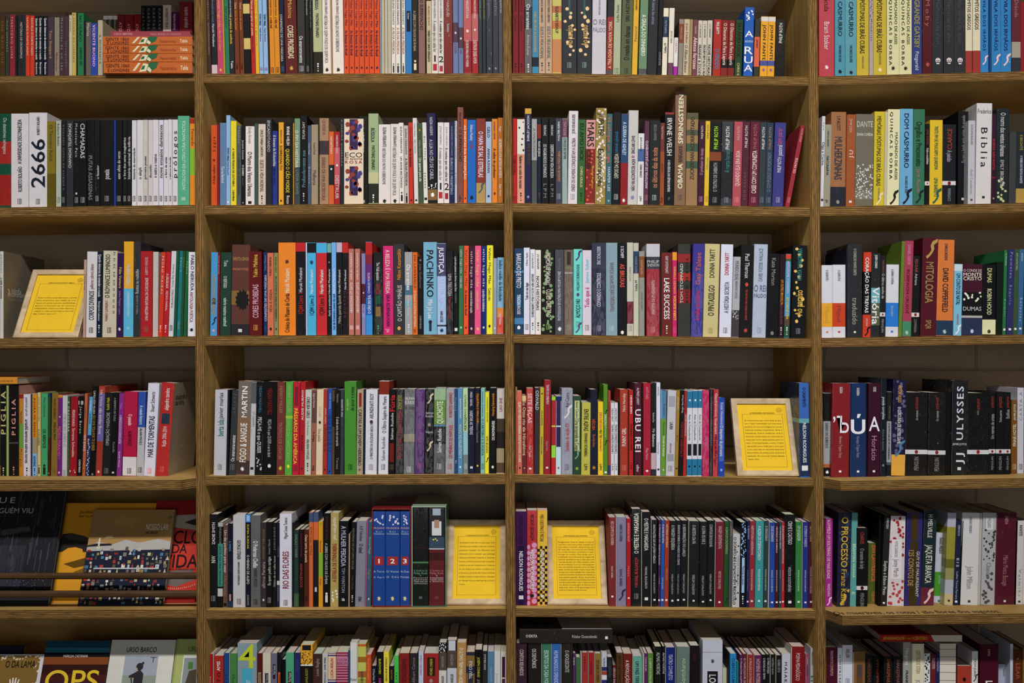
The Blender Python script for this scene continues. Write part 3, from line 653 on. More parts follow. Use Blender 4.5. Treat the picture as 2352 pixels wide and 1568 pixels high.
1765|105|d02430|B 48b8e4 105 255;u fee 500 840 Haruki Murakami;U 511 870 1150 1Q84 Livro 3;W
1830|110|1a1a20|B 78b0a8 110 250;u eee 490 840 Haruki Murakami;U bcc 850 1170 Após o anoitecer;O 999 390
1900|105|78b4f0|u eff 480 840 Haruki Murakami;U 124 850 1360 Sul da fronteira oeste do sol
1985|100|1c1c20|B c8b8c8 100 245;u ddd 500 840 Haruki Murakami;U aaa 860 1270 Minha querida Sputnik;W
2075|102|1a1a1c|B c82c2c 102 255;u ddd 500 780 Haruki Murakami;t 833 800 1200 Caçando;W
2155|195|c0786c|u edd 260 640 HARUKI MURAKAMI;U edd 680 1120 ABANDONAR UM GATO;Q daa 1300 1360;k4
@ 2.3 810 540 6.272 1435 +
15|195|c0786c|u edd 260 640 HARUKI MURAKAMI;U edd 680 1120 ABANDONAR UM GATO;W
-35
112|195|c0786c|u edd 260 640 HARUKI MURAKAMI;U edd 680 1120 ABANDONAR UM GATO;Q daa 1300 1360
-128
188|262|8c8cbc|B 5c2038 700 990;B 9898d0 990 1180;t 844 990 1120 TELLES;R eee 830;W
288|95|3898e0|B c02420 95 280;B 8c2840 280 420;B 6c3080 420 640;B 3c3c98 640 900;B 2868b8 900 1150;u ccd 540 840 CHARLES PORTIS;U eee 860 1130 O CÃO DO SUL
-300
438|245|20221f|T ccc 390 650 The Walk epocaico;B 702820 700 850 3;B 205c40 870 990 3;B 906c28 1030 1170 3;D 6a8 1360;W
590|152|d81c78|T ecc 210 840 A BELEZA É UMA FERIDA;t 415 860 1310 EKA KURNIAWAN;t ecc 1350 1400 jo
750|125|3c3c40|u e93 200 640 Nikos Kazantzákis;U ccc 720 1240 O CAPITÃO MIHÁLIS;O ea4 1340
865|240|a8a8a8|T eee 420 790 Os amantes;t ddd 870 1170 Amitava Kumar;B 507890 720 860;B 80acb8 940 1040;D eee 1340
940|245|e07018|t 433 290 760 DH LAWRENCE;T fdc 800 1320 O CIGANO E OUTRAS HISTÓRIAS;t 222 1355 1400 jo
1020|310|1c1a1a|t 777 410 760 João Guilherme;t 999 1160 1350 CARAMBAIA;O 888 360
1218|98|7cb4d0|T 222832 215 890 PACHINKO;t fff 930 1200 Min Jin Lee;O 222 1250;Q 234 1270 1380
1350|115|a8c4e8|B 4c4c70 115 590;T eef 170 550 JUSTIÇA;t ccf 600 980 ANCILAR;t 445 1090 1250 ANN LECKIE;B 333 1290 1315;R 247 1370;W
1455|220|1c1c20|T bbb 560 880 UMA TRILOGIA;t a33 890 1210 Frankenstein;W
1525|250|18191b|T ccc 310 810 a primeira pessoa e a forma muito livre;t 888 830 980 modelinho;Q ddd 1335 1380
1595|150|3c7c50|t dcd 200 550 valter hugo mãe;T ccc 590 760 o nosso reino;R bfb 1330;k-5
1670|150|f05c20|t 622 210 730 Valter Hugo Mãe;T 622 790 1150 As doenças do Brasil;R 226 1330
1753|160|441c38|t ecd 230 760 valter hugo mãe;T dcc 800 1120 o remorso de baltazar serapião;R ecd 1345
1848|150|f05890|t ec7 210 740 valter hugo mãe;T ec9 790 1070 a máquina de fazer espanhóis;R ec7 1350
1925|155|103078|t eef 200 740 valter hugo mãe;T dde 780 1100 o apocalipse dos trabalhadores;R def 1330
2018|145|f4ec18|t 332 180 700 Valter Hugo Mãe;T 665 760 940 Contra mim;R 124 1310
2075|330|a0a4b0|t ddd 400 750 Valter Hugo Mãe;t bbb 780 980 o filho;R eee 1340
2178|320|80b4d8|B e08c20 1045 1180;B d84c2c 1180 1420;T 244 360 950 índice médio de felicidade;t edd 1130 1290 David Machado;W
@ 3.3 1160 540 6.272 1435
-130
268|190|244868|B 5898c8 860 1020 2;B 4888b8 510 540;B 4888b8 1190 1280;T dde 265 760 BARULHO DE PRETO;t dde 850 1140 TRICIA ROSE;O eef 1330
358|180|e0e0f0|u 555 250 440 Oliver Sacks;U 444 680 930 Tudo em seu lugar;L 777 1320
-362
435|202|e4e4ec|t 555 260 480 J D SALINGER;T 444 560 1180 ERGUEM BEM ALTO A VIGA CARPINTEIROS;D 222 1310
520|212|e8e4e0|t 555 270 490 J D SALINGER;T 333 590 1080 NOVE HISTÓRIAS;D 222 1315
718|200|1c1c14|S 8a7 200 1400 40;u dcc 260 720 THOMAS PYNCHON;U dcb 780 1180 O ÚLTIMO GRITO;B 4c5c28 240 350 2;L 8a6 1320
852|208|50545c|t 889 330 500 Robert M Pirsig;T ccd 520 1230 ZEN E A ARTE DA MANUTENÇÃO DE MOTOCICLETAS;R eee 1350
985|210|786860|B 3c342c 240 430 2;h 8a7 440 500 VIAJANTES;h eee 510 580 REGINA PORTER;L 998 1330;W
1115|200|74dcd0|u 456 420 800 WILLIAM S BURROUGHS;U 222 920 1190 ALMOÇO NU;V 537 230;O 648 855;L 5a9 1280;V 648 1350
1248|215|dcd4e0|U c4388c 750 1040 Tudo que é;u 59c8e8 340 690 James Salter;L 988 1330
1452|108|2c2e48|B 3c3e54 110 480;u ccd 160 420 ERIC SCHLOSSER;U ccd 545 1030 COMANDO E CONTROLE;L 99a 1340;W
1622|108|8ca8b4|u 778 390 700 SIMON SCHAMA;U 877 710 1100 TRAVESSIAS DIFÍCEIS;L bcc 1340
1755|115|18181c|t dde 160 330 S SCHIFF;T f05c48 415 750 AS BRUXAS;O eee 1400
1850|105|c8c8b8|u a99 460 660 PATTI SMITH;B 781c34 955 1275;L a99 1340;W
1928|110|c8c8b4|B 2c4868 230 550;u 99a 310 550 PATTI SMITH;U 343 650 800 Linha M;W
2012|230|9a9c94|B 905838 305 610;u ca9 360 560 PATTI SMITH;u 887 820 1080 O ANO DO MACACO
-2035
2232|120|a42838|B c8ccd4 120 310;B 40444c 310 485;h ccc 360 400 PHILIP;h ccc 410 450 SHENON;U dbb 650 1140 ANATOMIA DE UM ASSASSINATO;L c88 1360;W
2250|300|2a2a30
@ 3.3 1510 540 6.272 1480 +
-55
215|250|782c28|t dcc 300 550 GARY SHTEYNGART;T eee 620 1210 LAKE SUCCESS;D eee 1360
285|240|d01c70|B eca020 240 360;u ec3 450 840 DARCEY STEINKE;U ed3 870 1220 LOIRA SUICIDA;L c68 1370
-292
478|125|40403c|B 9c2c2c 270 390;B a83028 540 660;B 8c2828 780 980;u ccc 410 980 TOM STOPPARD;u 222 320 970 ROCK N ROLL
650|122|403c98|u d86858 250 710 Gay Talese;U d02870 800 1230 A mulher do próximo;k-25;W
870|125|d0c48c|u 443 200 610 DONNA TARTT;U 332 720 1160 O PINTASSILGO;L a96 1370
885|130|5c1c24
1065|130|dce0f0|u c02c4c 250 570 DONNA TARTT;U 667 670 1120 A HISTÓRIA SECRETA;L 778 1370
1175|310|b0b4b8|B 4c4448 1080 1480;S ccc 1090 1210 12;T 778 370 650 MUNDO REAL;t 889 660 910 BRANDON TAYLOR
1360|140|1c1c1c|t dde 270 620 Paul Theroux;T d04834 780 1220 TREM FANTASMA PARA A ESTRELA DO ORIENTE;O d85040 710;A 1c1c1c 710 10;R c44 1370
1560|130|b8c4d8|u 789 190 660 DAVID FOSTER WALLACE;H 568 720 810 O REI;H 568 830 900 PÁLIDO;L 9ac 1370;W
1740|265|16181e|t 999 330 720 Kate Morton;O 888 1410
1820|270|2c1c24|T ec9c24 640 1000 UM OUTRO BROOKLYN;t 846 1010 1280 JACQUELINE;D ddd 1380
1900|270|58a0cc|B d84830 270 340;B 386850 340 380;B 605040 1170 1300;B 346048 1300 1480;t ecc 370 840 JACQUELINE WOODSON;T ec4 900 1210 EM CARNE VIVA;D eee 1380
1918|280|111111
2125|145|14181c|u 3a9494 190 650 HANYA YANAGIHARA;U dcb850 790 1160 Ao paraíso;S ec6 160 1280 14;L 889 1380
@ 4.3 1870 540 4.879 1137 p6
-82
208|335|dcdce8|B ecac24 760 1028;t 666 390 510 O QUIXOTE I;Q d84 1075 1095;t ca4 800 980 Miguel;W
355|330|dcdce4|B d0481c 760 1025;t 667 390 510 O QUIXOTE II;Q c43 1072 1092;t 944 790 970 Miguel
372|150|1c2034|k-3
540|100|35363a|t bbb 150 450 O CONDE DE MONTE CRISTO;t aaa 700 1000 traduzido;Q eee 1075 1095;W
632|190|d04024|B 14161c 410 890;T eee 250 870 CORAÇÃO DAS TREVAS;t ecc 930 1020 JOSEPH CONRAD;V 111 1090;k-14
735|200|2c3034|B 70b8c0 590 760;B 606850 760 1010;T eee 580 1000 Vitória;t eee 220 370 JOSEPH CONRAD;W
798|230|24242a|t a54 280 420 MACHADO;T bbb 430 710 O último sonho de;B dcd8d4 865 910;O 933 888;t 999 940 1090 PENGUIN
942|328|dcdce4|B 2080d8 757 1025;T 667 380 550 A DIVINA COMÉDIA;Q 28d 1068 1090;t acd 790 910 Dante Alighieri
985|65|6c8830|k-40
1085|62|b04460|B 4c9474 965 1135;t d8a 110 330 DANIEL DEFOE;t 611c2c 385 880 ROBINSON CRUSOÉ;R acb 1090;k-30;W
1175|228|1c1c1e|t a54 270 420 EDGAR;t ccc 430 560 Adriana;B dcd8d4 868 915;O 933 890;t 888 940 1090 COMPANHIA;k-20
1185|200|111111
1365|30|5c1828|T a89058 300 760 MITOLOGIA;t a89058 950 1050 SPQR;V b8a058 100;k-28
1555|50|e0823c|B 2c4460 955 1125;t 334 90 280 CHARLES DICKENS;t 223 370 860 DAVID COPPERFIELD;R bcc 1080;W;k-22
1650|322|80c4e0|B c8e0e8 322 400;T 234 430 780 UM CONTO DE NATAL;t c55 880 1000 CHARLES DICKENS;V eee 1100;k-18
1885|325|4c1c30|B 1c1a1e 640 900;B b8b8b8 900 925;B 303c5c 930 1120;h dcc 380 410 O CONDE DE;h eed 420 460 MONTE;h eed 465 505 CRISTO;h ccc 800 845 DUMAS;O cce 1075;S eed 640 740 12;k-10
2038|330|14181c|B e4e4b8 945 1110;t dd9 370 530 DUMAS;t dda 600 890 ROBIN HOOD;O 443 1078
2110|300|0e2418
2150|165|2c7c48|t bdc 200 340 AS TROYANAS;t 9cb 720 960 Eurípides;Q eee 1045 1068;k-24
2225|160|34386c|t 99c 190 480 Prometeu;t 99c 560 980 Ésquilo;Q eee 1042 1065
2280|155|445c40|t bcb 200 390 SETE CONTRA TEBAS;Q eee 1038 1060
2342|155|3c6c98|t acd 200 290 ANTIGONA;t acd 700 960 Sófocles;Q eee 1036 1056
2400|150|285058|t acd 200 290 ANDROMACA
@ 1.4 0 855 5.004 1215 z2
75|150|1a1c18|U cc8 200 710 PIGLIA;D cc8 1140
100|150|a8b878
215|148|1c1816|u e0a090 190 720 PIGLIA;h 877 800 820 ANOS;D e0a090 1130;d14;c c89488
268|248|c88c28|B 70a840 590 870;B a02820 250 300;t 633 450 590 María Fernanda;t 742 880 1190 Morgan
352|250|dcd4e0|t 333 290 500 patricio pron;T 222 540 1040 amanhã teremos outros nomes;D 222 1140
370|250|203448
430|245|8cb8e0|B dc9418 245 750;B a89878 750 930;t 521 290 740 AGORA ME RENDO;T 246 960 1080 HOMENS;D 124 1140
467|230|d4c480|t 665 290 560 PILAR QUINTANA;T 665 650 840 A CACHORRA;O 322 1068;Q 322 1090 1165
545|240|4ca874|t 375 290 510 Pilar Quintana;T 243 650 870 OS ABISMOS;O 131 1070;Q 131 1090 1170;k-5
580|240|4c2820|B 1c3c70 240 280;B 385030 280 750;t a54 830 1140 SEM;O da3 1158
655|235|90742c|t 632 300 530 PAULO MEDEIROS;u 332 570 770 MÃE PÁTRIA;L 764 1130;W;k-14
708|252|782480|B d88c20 255 290;T d68 620 960 PEDRO PÁRAMO;t 98b 970 1000 Rulfo;O ccc 510;R ecc 1150
768|265|c8c8cc|U aaa 470 850 O GALO DE OURO;L 999 1150;k-10
795|280|3c6038|T dcc 330 720 A CACHORRA;O a66 880;O a66 1080
880|280|a01424|T ecc 430 620 PÁSSAROS NA BOCA;t ecc 640 970 Samanta Schweblin;S ddd 1120 1150 4;k-22
945|278|181818|t ccc 390 700 Jorge Baron;t ddd 1000 1150 CARAMBAIA;h ddd 325 370 18
980|240|c06c40|t 844 390 530 SAMANTA;T ecc 720 900 OS DIAS;D 622 1140;k-32
1025|275|203470|B 58a8d8 275 620;B 58a8d8 620 720;t eee 320 440 AS PRIMAS;t 245 470 590 AURORA;S ccc 760 1200 20;k-50
1095|160|16140f|t ccc 210 480 CAMILA SOSA VILLADA;T a84 490 900 SOU UMA TOLA POR TE QUERER;O 888 1170;k-28
1170|155|a43c2c|B 7468a8 240 790;B b0482c 155 240;t dcc 200 390 Ida Vitale;T dcc 410 710 não sonhar flores;O edc 1140;k-40;d18
1265|230|202428|u dc2 290 430 Rodolfo Walsh;U aaa 460 840 OPERAÇÃO MASSACRE;L 777 1130;k-30
1335|232|181818|t 999 290 560 A RESPEITO DE TUDO;t 888 800 920 Rodolfo;Q ccc 1140 1160
1395|240|8c3090|t b8b 350 420 Tana;T dcd 490 820 A SINAGOGA DOS ICONOCLASTAS;t dcd 910 1090 Rodolfo Wilcock;k-35
1405|240|332233
1565|220|b80c48|B dcd8dc 970 1210;T fdd 480 610 O passado;t 511018 670 840 ALAN PAULS;L 444 1130;k-22
1650|218|c0c0c4|B 3058b0 220 630;T cdf 380 600 A metade fantasma;t 222 640 830 ALAN PAULS;L 555 1120;k-25;W
1782|123|dcdcec|u 333 220 450 Stuart Schwartz;U 223 500 970 MAR DE TORMENTAS;L e99 1130;k-50
1930|115|bc2c28|u eee 180 430 alejandro zambra;B 2c3c50 470 590 4;U ecc 620 850 ficção 2006-2014;L d66 1110;k-72;W;c b8ac98;d17;F 4c443c 250 305 .08 .5 alejandro;F 4c443c 320 370 .08 .4 zambra
@ 2.4 470 855 6.03 1405
-118
295|240|c8c8d0|u 244 280 640 javier marías;U 388478 650 880 berta isla;L 777 1310;k-20;W
325|240|222426
430|240|3c3e40|t 666 290 570 Javier;U ddd 870 1230 Os enamoramentos;L 777 1310;k-45
615|118|8c6c50|B 7c7068 118 600;B 503c38 1220 1410;u eee 190 620 MARTIN;U eee 700 1240 FOGO & SANGUE;R fff 1335;k-32;d16
690|130|c4c4cc|B 606468 130 430;t 999 540 960 O museu do amor;T 999 540 750 O castelo;Q 222 1310 1345;k-25
800|130|1a1a1c|t 479 190 560 MEGAN MAXWELL;T ccc 620 1120 PEÇA-ME o que QUISER;S ccc 1180 1350 8;d15;W
990|125|08080a|t 822 220 590 MEGAN MAXWELL;T aaa 650 1170 PEÇA-ME o que QUISER e eu te darei;O ddd 1293;d15;k-10
1107|130|7c3c34|t a76 190 570 HENRY MILLER;T a76 690 1210 TRÓPICO DE CÂNCER;R cc2 1325
1210|128|5cb044|B a0cc30 600 640;t 9b8 170 560 HENRY MILLER;T 9c7 600 1230 TRÓPICO DE CAPRICÓRNIO;R ee2 1300;k-15
1305|133|c80c3c|B 8c1c34 200 460 3;T fc2 500 1270 PÁSSAROS DA AMÉRICA;L 823 1330;k-15
1380|125|b81c28|u eee 240 660 AUDIE MURPHY;t 311 870 1080 Ben A Sam;O 234 1330
1472|240|c8ccc0|T 333 340 630 CHELSEA GIRLS;t 999 670 870 Um Romance;t 333 930 1200 EILEEN MYLES;D 222 1310;k-12
1538|250|a86850|B 6c4c48 250 700;t dcc 290 490 Sigrid Nunez;t 322 820 960 A amiga;t 311 1290 1360 esg
1635|235|e4d0b0|t cba 470 620 CLAIRE;T a98 780 960 Uma paixão;R 222 690;k-14
1697|235|b03828|u eba 490 710 raduan nassar;T 833 720 1100 LAVOURA;O 211 1345;k-5
1760|230|2850a8|u abe 290 500 karina sainz;T 147 600 1100 BORBORO;O 112 1370
1800|245|5c4c34|B 2c2418 400 750
1875|240|1c1814|T bbb 620 1020 E ainda seria mais comprida;t 999 300 420 Nathalie;t 999 1180 1340 Teresa
1925|240|3c4450|u ddd 370 610 RAE GUERRIER;u 223 760 1010 Ano da fome;W
1932|240|222222
2100|125|4c9830|u bd8 370 530 zo applie;U 243 200 530 de amor e trevas;L 243 1310;k0;W
@ 2.4 810 855 6.03 1400 +
142|235|b0a488|t 832 280 480 CHRISTIAN;B b02c24 285 470 2;T 222 510 1290 CARTAS A UM JOVEM HERDEIRO;O 666 1345;k-10
170|235|18203c
335|235|dcdce4|u 556 290 640 ARUNDHATI ROY;U 666 690 1200 O MINISTÉRIO DA FELICIDADE ABSOLUTA;O 4c2c30 685;L 889 1310;k-12
350|235|555555
492|118|dcdce8|B 8c2c18 118 305;U 556 330 840 O Último Suspiro do Mouro;u 667 890 1220 Salman Rushdie;L 667 1310
585|232|141210|U c22 310 540 Fúria;u ddd 560 930 Salman Rushdie;B 801c10 980 1240 4;L 653 1310
702|232|242424|T aa4 320 510 DOIS ANOS;T a44 530 1200 MESES E VINTE E OITO NOITES;W
855|230|707274|B 9c9480 850 960;h ddd 340 380 SALMAN;h ddd 390 440 RUSHDIE;h 433 455 510 A ideia;L ccc 1340;W
992|232|5c3474|u 96a 260 600 SALMAN RUSHDIE;U 96a 620 970 A Feiticeira de Florença;L a68 1290;W
1115|230|141214|h ccc 545 575 Salman;h ccc 590 620 Rushdie;O a98 725;h ccc 810 840 Vergonha;V dca 380;V dca 1040;W
1280|215|5c5c60|B 98b890 215 380;B 6c9040 380 720;B 4888b8 725 745;B 181818 750 990;U dec 400 710 QUICHOTE;u eee 780 1110 Salman Rushdie;L bbb 1300;W
1410|220|a0a0a4|u b02838 280 620 ROBERTO SAVIANO;U b02838 730 1190 OS MENINOS DE NÁPOLES;L a66 1300;W
1455|225|2c5080|t 9bd 350 540 Mahmud;t 469 580 800 Galileu;t dde 1220 1260 BC;k3
1527|218|5c98c0|u eef 360 630 Hansjörg Schertenleib;U cdc 720 1190 A ORQUESTRA DA CHUVA;O eef 1310
1600|218|98c8d0|B c0dca8 218 820;B 808c88 1140 1400;u 464 310 590 WG SEBALD;U 343 590 810 VERTIGEM;L bcc 1300
1692|218|20243c|t ccd 270 470 FRED SEDEL;T ccd 530 860 HABITAR AS TREVAS;Q dde 1300 1330
1768|215|22202c|U e93 290 690 BOM PARA O PAQUISTÃO;t 999 700 970 Klester Cavalcanti;O ec4 1293
1828|220|88c4c0|t 466 260 610 ANTONIO SKÁRMETA;T 355 640 1150 O CARTEIRO E O POETA;L 466 1300;k-5
1888|275|f0e818|u 664 340 690 HJALMAR SÖDERBERG;U 664 880 1110 DOUTOR GLAS;V 222 1220
1990|215|141416|u e93 290 600 Hansjörg Schertenleib;U eee 670 940 OS INOMINÁVEIS;O dec 1310
2100|228|d0c8c0|B 4c4030 640 820;B 2c2420 820 1050;B a89878 1050 1250;B 604c38 1250 1390;u 744 350 540 LAO SHE
@ 3.4 1160 855 6.03 1405
-142
170|210|b86030|t 632 240 380 ANDA;B c08030 220 380;t eee 1290 1320 fl
240|262|d0705c|t eed 960 1240 EDWARD ALBEE;T eed 410 950 QUEM TEM MEDO DE VIRGINIA WOLF;O 222 1320;k4
298|318|703438|B dccc90 318 390;T dc9 390 1150 Eu Otto rio de Hiroshima;O ca7 1325
400|218|b82820|T ecc 290 700 SETE PEÇAS;t ecc 1010 1170 Yuri Tavid;Q eee 1320 1345;W
475|212|443840|T ccc 250 520 OSWALD;t 633 540 760 CANIBAL;k-8
533|210|c8b820|t 664 530 740 VLADIMIR;t 664 890 1130 MAIAKOVSKI;O 222 295
628|105|a02430|T ecd 170 440 TEATRO DO OPRIMIDO;t c99 950 1080 Augusto Boal;Q eee 1305 1330
640|300|333333
700|330|b82028|B a0e038 330 385;B a0e038 1010 1180;B d8d050 735 755;B d01820 1180 1400;k-3
778|325|c8e0ec|B 203070 330 390;B 402458 390 735 6;B 402458 755 1030 6;O b56 1320
938|222|989cac|u 556 280 480 Ruy Castro;U b56 700 1090 Saudades do século XX;V ddd 570;L 778 1310;W
1052|325|30503c|B c8d098 390 640 4;B c8d098 645 1085 4;t 333 400 630 Aimé Césaire;T 333 655 1080 Uma temporada no Congo;O 9a4 1330;V 8a8 1150
1180|415|c4c050|T 332 510 810 ENTRE ASPAS;t 443 840 1160 FERNANDO EICHENBERG;t 222 1270 1350 LPM;k-10
1285|235|202438|T d85c30 650 800 HÉCUBA;t c65 860 1030 Eurípides;R c83 1320;k0
1362|405|f0d010|T d64 550 780 JORGE FURTADO;T 332 790 910 MEU TIO;t d53 920 1090 ROSENCRANTZ;t 222 1270 1350 LPM
1425|165|60942c|T eed 580 740 DIREÇÃO;t cda 750 900 Encontros;V 222 560;V 222 980;Q eee 1370 1395
1463|250|b84840|B 483c80 1285 1420;T 933 400 620 TCHÉKHOV;t 933 780 1190 UM CASO
1512|420|dcdce4|t 433 500 680 HILDA HILST;T 433 720 1120 TEATRO COMPLETO VOLUME 1;t 222 1270 1350 LPM
1565|420|dcdce4|t 433 500 680 HILDA HILST;T 433 720 1120 TEATRO COMPLETO VOLUME 2;t 222 1270 1350 LPM
1590|420|222222
1705|235|b04028|u edd 290 540 Nick Hornby;U edd 770 1020 FUNNY GIRL;L c76 1320;k0
1715|235|552222
1778|240|c02420|t eee 320 570 HENRIK IBSEN;T 511 710 1080 UM INIMIGO DO POVO;t 511 1250 1340 LPM
1790|240|221818
1892|145|581c30|t dcc 210 450 ALFRED JARRY;T eee 510 1100 UBU REI;t edd 1280 1370 ubu
1912|200|2c1018
2020|145|b01c38|t d89 200 370 ANTUNES;t dab 1050 1210 Plinio Marcos;Q fff 1350 1375
2095|150|202420|B c8b0b8 1115 1340;B 303440 1340 1420;t ccc 560 690 Barbara Paz;T ccc 780 1030 Mr Babenco
2155|140|dce0f0|t 999 200 330 RAFAEL;t aab 970 1130 Dramaturgia;Q 445 1330 1355
2180|240|68a0d0|B 70a040 650 1400
@ 3.4 1510 855 6.03 1420 +
50|138|dce0f0|t 999 200 330 RAFAEL;t aab 970 1130 Dramaturgia;Q 445 1330 1355;k0
113|258|5888a8|B 70a038 640 1425;t 356 430 590 Teatro;T eed 880 1160 Oswald de Andrade;t 464 690 870 Panorama;O ddd 1350;k-13
238|250|c8c8d0|B a8a8b0 325 475 5;B a0a0a8 1130 1230 5;T 222 690 790 LAURA;T b03048 980 1115 HERÓI MUTILADO;L 888 1330;k-25
288|248|a88430|t ddc 340 510 JOAQUIM;t 432 870 950 Barreiro;Q 432 1320 1340
352|250|1c1a1a|u ccc 310 560 Sérgio Sant'Anna;U a32838 680 1170 A TRAGÉDIA BRASILEIRA;k-25
402|255|b02c28|u 511 330 550 SÉRGIO;U dcc 580 880 UM ROMANCE DE GERAÇÃO;k-18
478|255|dcdce4|B 2880a8 255 490;B 2880a8 1200 1425;t 555 580 940 Auto da Compadecida;B 222228 990 1150 5;O dee 385;O 112 1300;k-8
556|245|&
617|245|&
720|245|c40860|u d8a 880 1020 Leila Diniz;k0;W
762|240|30302e|u 888 400 560 RAFAEL;U 777 650 1010 INFERNO EM TEBAS;W;k-8
838|235|c02838|t edd 290 850 Gianfrancesco Guarnieri;t 411 860 1270 MELHOR TEATRO;W;k-12
930|350|1c4cb0|B 4870c0 410 1230 5;t dde 420 720 Frank Wedekind;T dde 735 1160 O despertar da primavera;O 9bf 1350;k-8
-1975
2115|145|3c70c0|B 1c3860 680 1440;B 68b0b8 640 700;t 124 210 480 O CASAMENTO;t eee 700 1250 NELSON RODRIGUES;Q eee 1290 1360;c 1c3458;d15;W;k10
@ 4.4 1870 850 4.879 1195 p6
-102
188|255|a8a8b0|B 181818 255 570;B b86840 1050 1090;B 181818 1090 1195;t 333 360 560 ANNA KARENINA;T 444 590 870 DIÁRIO DO SUBSOLO;R fff 1140;z1
392|145|8c2028|t ddd 190 260 ILÍADA;t c99 740 980 Homero Trajano Vieira;G eef 510 700 ’Ъ;Q eee 1122 1145;k-18;W
398|145|141414
585|145|1c3868|t ddd 195 285 ODISSEIA;t 99b 740 980 Homero Trajano Vieira;G eef 490 710 ύ;Q eee 1122 1145;k0;W
597|145|141414
738|145|40102c|t ddd 185 240 ODES;t b8a 735 1010 Horácio;G eef 520 680 A;Q eee 1120 1142;k-10
808|90|1c2430|T bcc 300 550 poesia completa;t 889 660 900 Álvares de Azevedo;O 987 1065;W
862|240|a0a4b0|B 242824 240 570;B 506068 1030 1060;B 222222 1060 1185;t 886 400 550 VICTOR HUGO;T 222 590 1000 O ÚLTIMO DIA DE UM CONDENADO
1018|105|241c44|B e8b040 945 1180;t e0a850 165 360 VICTOR HUGO;T ddd 410 820 O CORCUNDA DE NOTRE DAME;V 58a 900;S 668 110 940 30;k-22;W
1270|248|201e1e|B d4d4dc 890 940;u a43 300 440 VICTOR HUGO;U aaa 450 560 Os miseráveis;O 922 915;u 888 970 1120 PENGUIN;W;k-12
1470|250|201e1e|B d4d4dc 898 945;u a43 305 440 VICTOR HUGO;U aaa 455 570 Os miseráveis;O 922 920;u 888 980 1130 PENGUIN;W
1530|250|111112|d8
1712|115|26282a|u dde 180 780 ULYSSES;h ddd 815 838 JAMES JOYCE;u dde 850 1050 JJ;Q ddd 1085 1118;k-14;d15;W
1960|255|1c1c1e|B d4d4d8 892 940;u a43 320 440 JAMES JOYCE;t 999 450 500 Ulysses;O 922 915;W;k-4
2035|250|181a1c|B d4d4d8 885 932;u a43 295 420 JAMES JOYCE;U aaa 490 770 Um retrato do artista;O 922 910;u 888 965 1115 PENGUIN
2130|248|181a1c|B d4d4d8 885 932;u a43 295 420 JAMES JOYCE;U aaa 450 580 Outros poemas;O 922 910;u 888 965 1115 PENGUIN
2205|248|181a1c|B d4d4d8 885 932;u a43 295 420 JAMES JOYCE;U aaa 440 540 Exílios;O 922 910;u 888 965 1115 PENGUIN
2275|338|80561c|u ddc 380 560 JAMES JOYCE;U ddc 600 850 FINNS HOTEL;L ba8 1080;z1
2350|195|c8c8d4|u 99a 240 560 CARTA A;L 777 1080;z1
@ 2.5 470 1140 5.809 1475 z1
-55
170|238|1c1c20|u ddd 345 640 ZADIE SMITH;U ddd 790 885 NW;L 888 1360;k-5
240|340|181818|B 489c90 628 1200;B c8c8c8 1225 1330;B b0b0b0 340 400;t 899 410 630 MORSAMOR;T 255 650 1190 UNTER DER DRACHENWAND
308|380|6c5048|T dcb 450 1020 Um dia perfeito para casar;t a87 1060 1330 Julia Strachey;Q 111 1420 1460
375|358|181c2c|B 204058 1400 1480;B b88880 1300 1390 2;T 59c 590 730 A ONDA;t 346 760 1010 TODD STRASSER;k0
543|250|c8c8cc|t 222 580 840 GEORGE STEINER;T 222 870 1180 NENHUMA PAIXÃO DESPERDIÇADA;L 555 1400
614|235|181c2c|B 3c80d8 235 345;B 9cc8e8 250 330 4;t dc4 370 700 SUMIA SUKKAR;T ccc 780 1170 O MENINO DE ALEPO;t aaa 1310 1450 GLOBOLIVROS
748|250|6c6c6c|T eee 590 950 O Poderoso Chefão;t 333 960 1200 MARIO PUZO;L 333 1405;d15;k0
822|345|40383c|U a98 870 1220 afirma Pereira;u 875 440 840 ANTONIO TABUCCHI;R ddd 1380;W
905|338|181618|u 999 570 770 Antonio Tabucchi;U bbb 800 1180 Eu quem pedira cartigas;L 888 1380
960|348|201c1c|u 999 410 710 JUNICHIRO;U aaa 790 1200 Diário de um velho louco
998|350|242c48|B 20202c 350 1120;B ccc8c8 1125 1180;u 889 650 800 Borges;t bbc 1190 1400 COMPANHIA
1165|228|dcdce8|u 333 280 560 Miguel Sousa Tavares;U 982038 730 1225 RIO DAS FLORES;L 555 1415;d15
1190|350|181c20
1258|442|284038|B 48684c 1290 1470;T 798 500 810 GONÇALO M TAVARES;t 465 840 1240 CONTO
1322|440|1c1412|t 834 490 810 GONÇALO M TAVARES;T a44 890 1210 ANIMALESCOS
1390|440|5c2818|T ec9 510 880 Oaxa terra de poesia;t 200 1320 1410 Tabla
1448|210|d87038|B 4c5c80 210 340;u 432 400 770 Paulo Werneck
1518|210|181818|B 4c5c80 210 340;B d87038 340 580;B 2a2028 590 1200;B c8c8c8 1210 1270 2;d14
1580|330|e0a008|B 90b838 750 1065;B 80b838 350 390 2;t 643 590 740 María Fernanda;t 953 1090 1180 Morgan
1672|222|141414|t 632 270 590 EDMUND DE WAAL;T bbb 620 1170 A LEBRE COM OLHOS DE ÂMBAR;O ddd 1295;Q ddd 1315 1410;d14;k-5
1785|220|b8a460|u eed 280 580 JAN WALLENTIN;U 902020 630 1140 A ESTRELA DE STRINDBERG;S eee 1250 1410 8;d14
1915|325|16181c|T bbc 390 930 A MULHER PERDIDA;t 99a 950 1280 TIM WINTON;h eee 1355 1390 a
1935|500|c09888
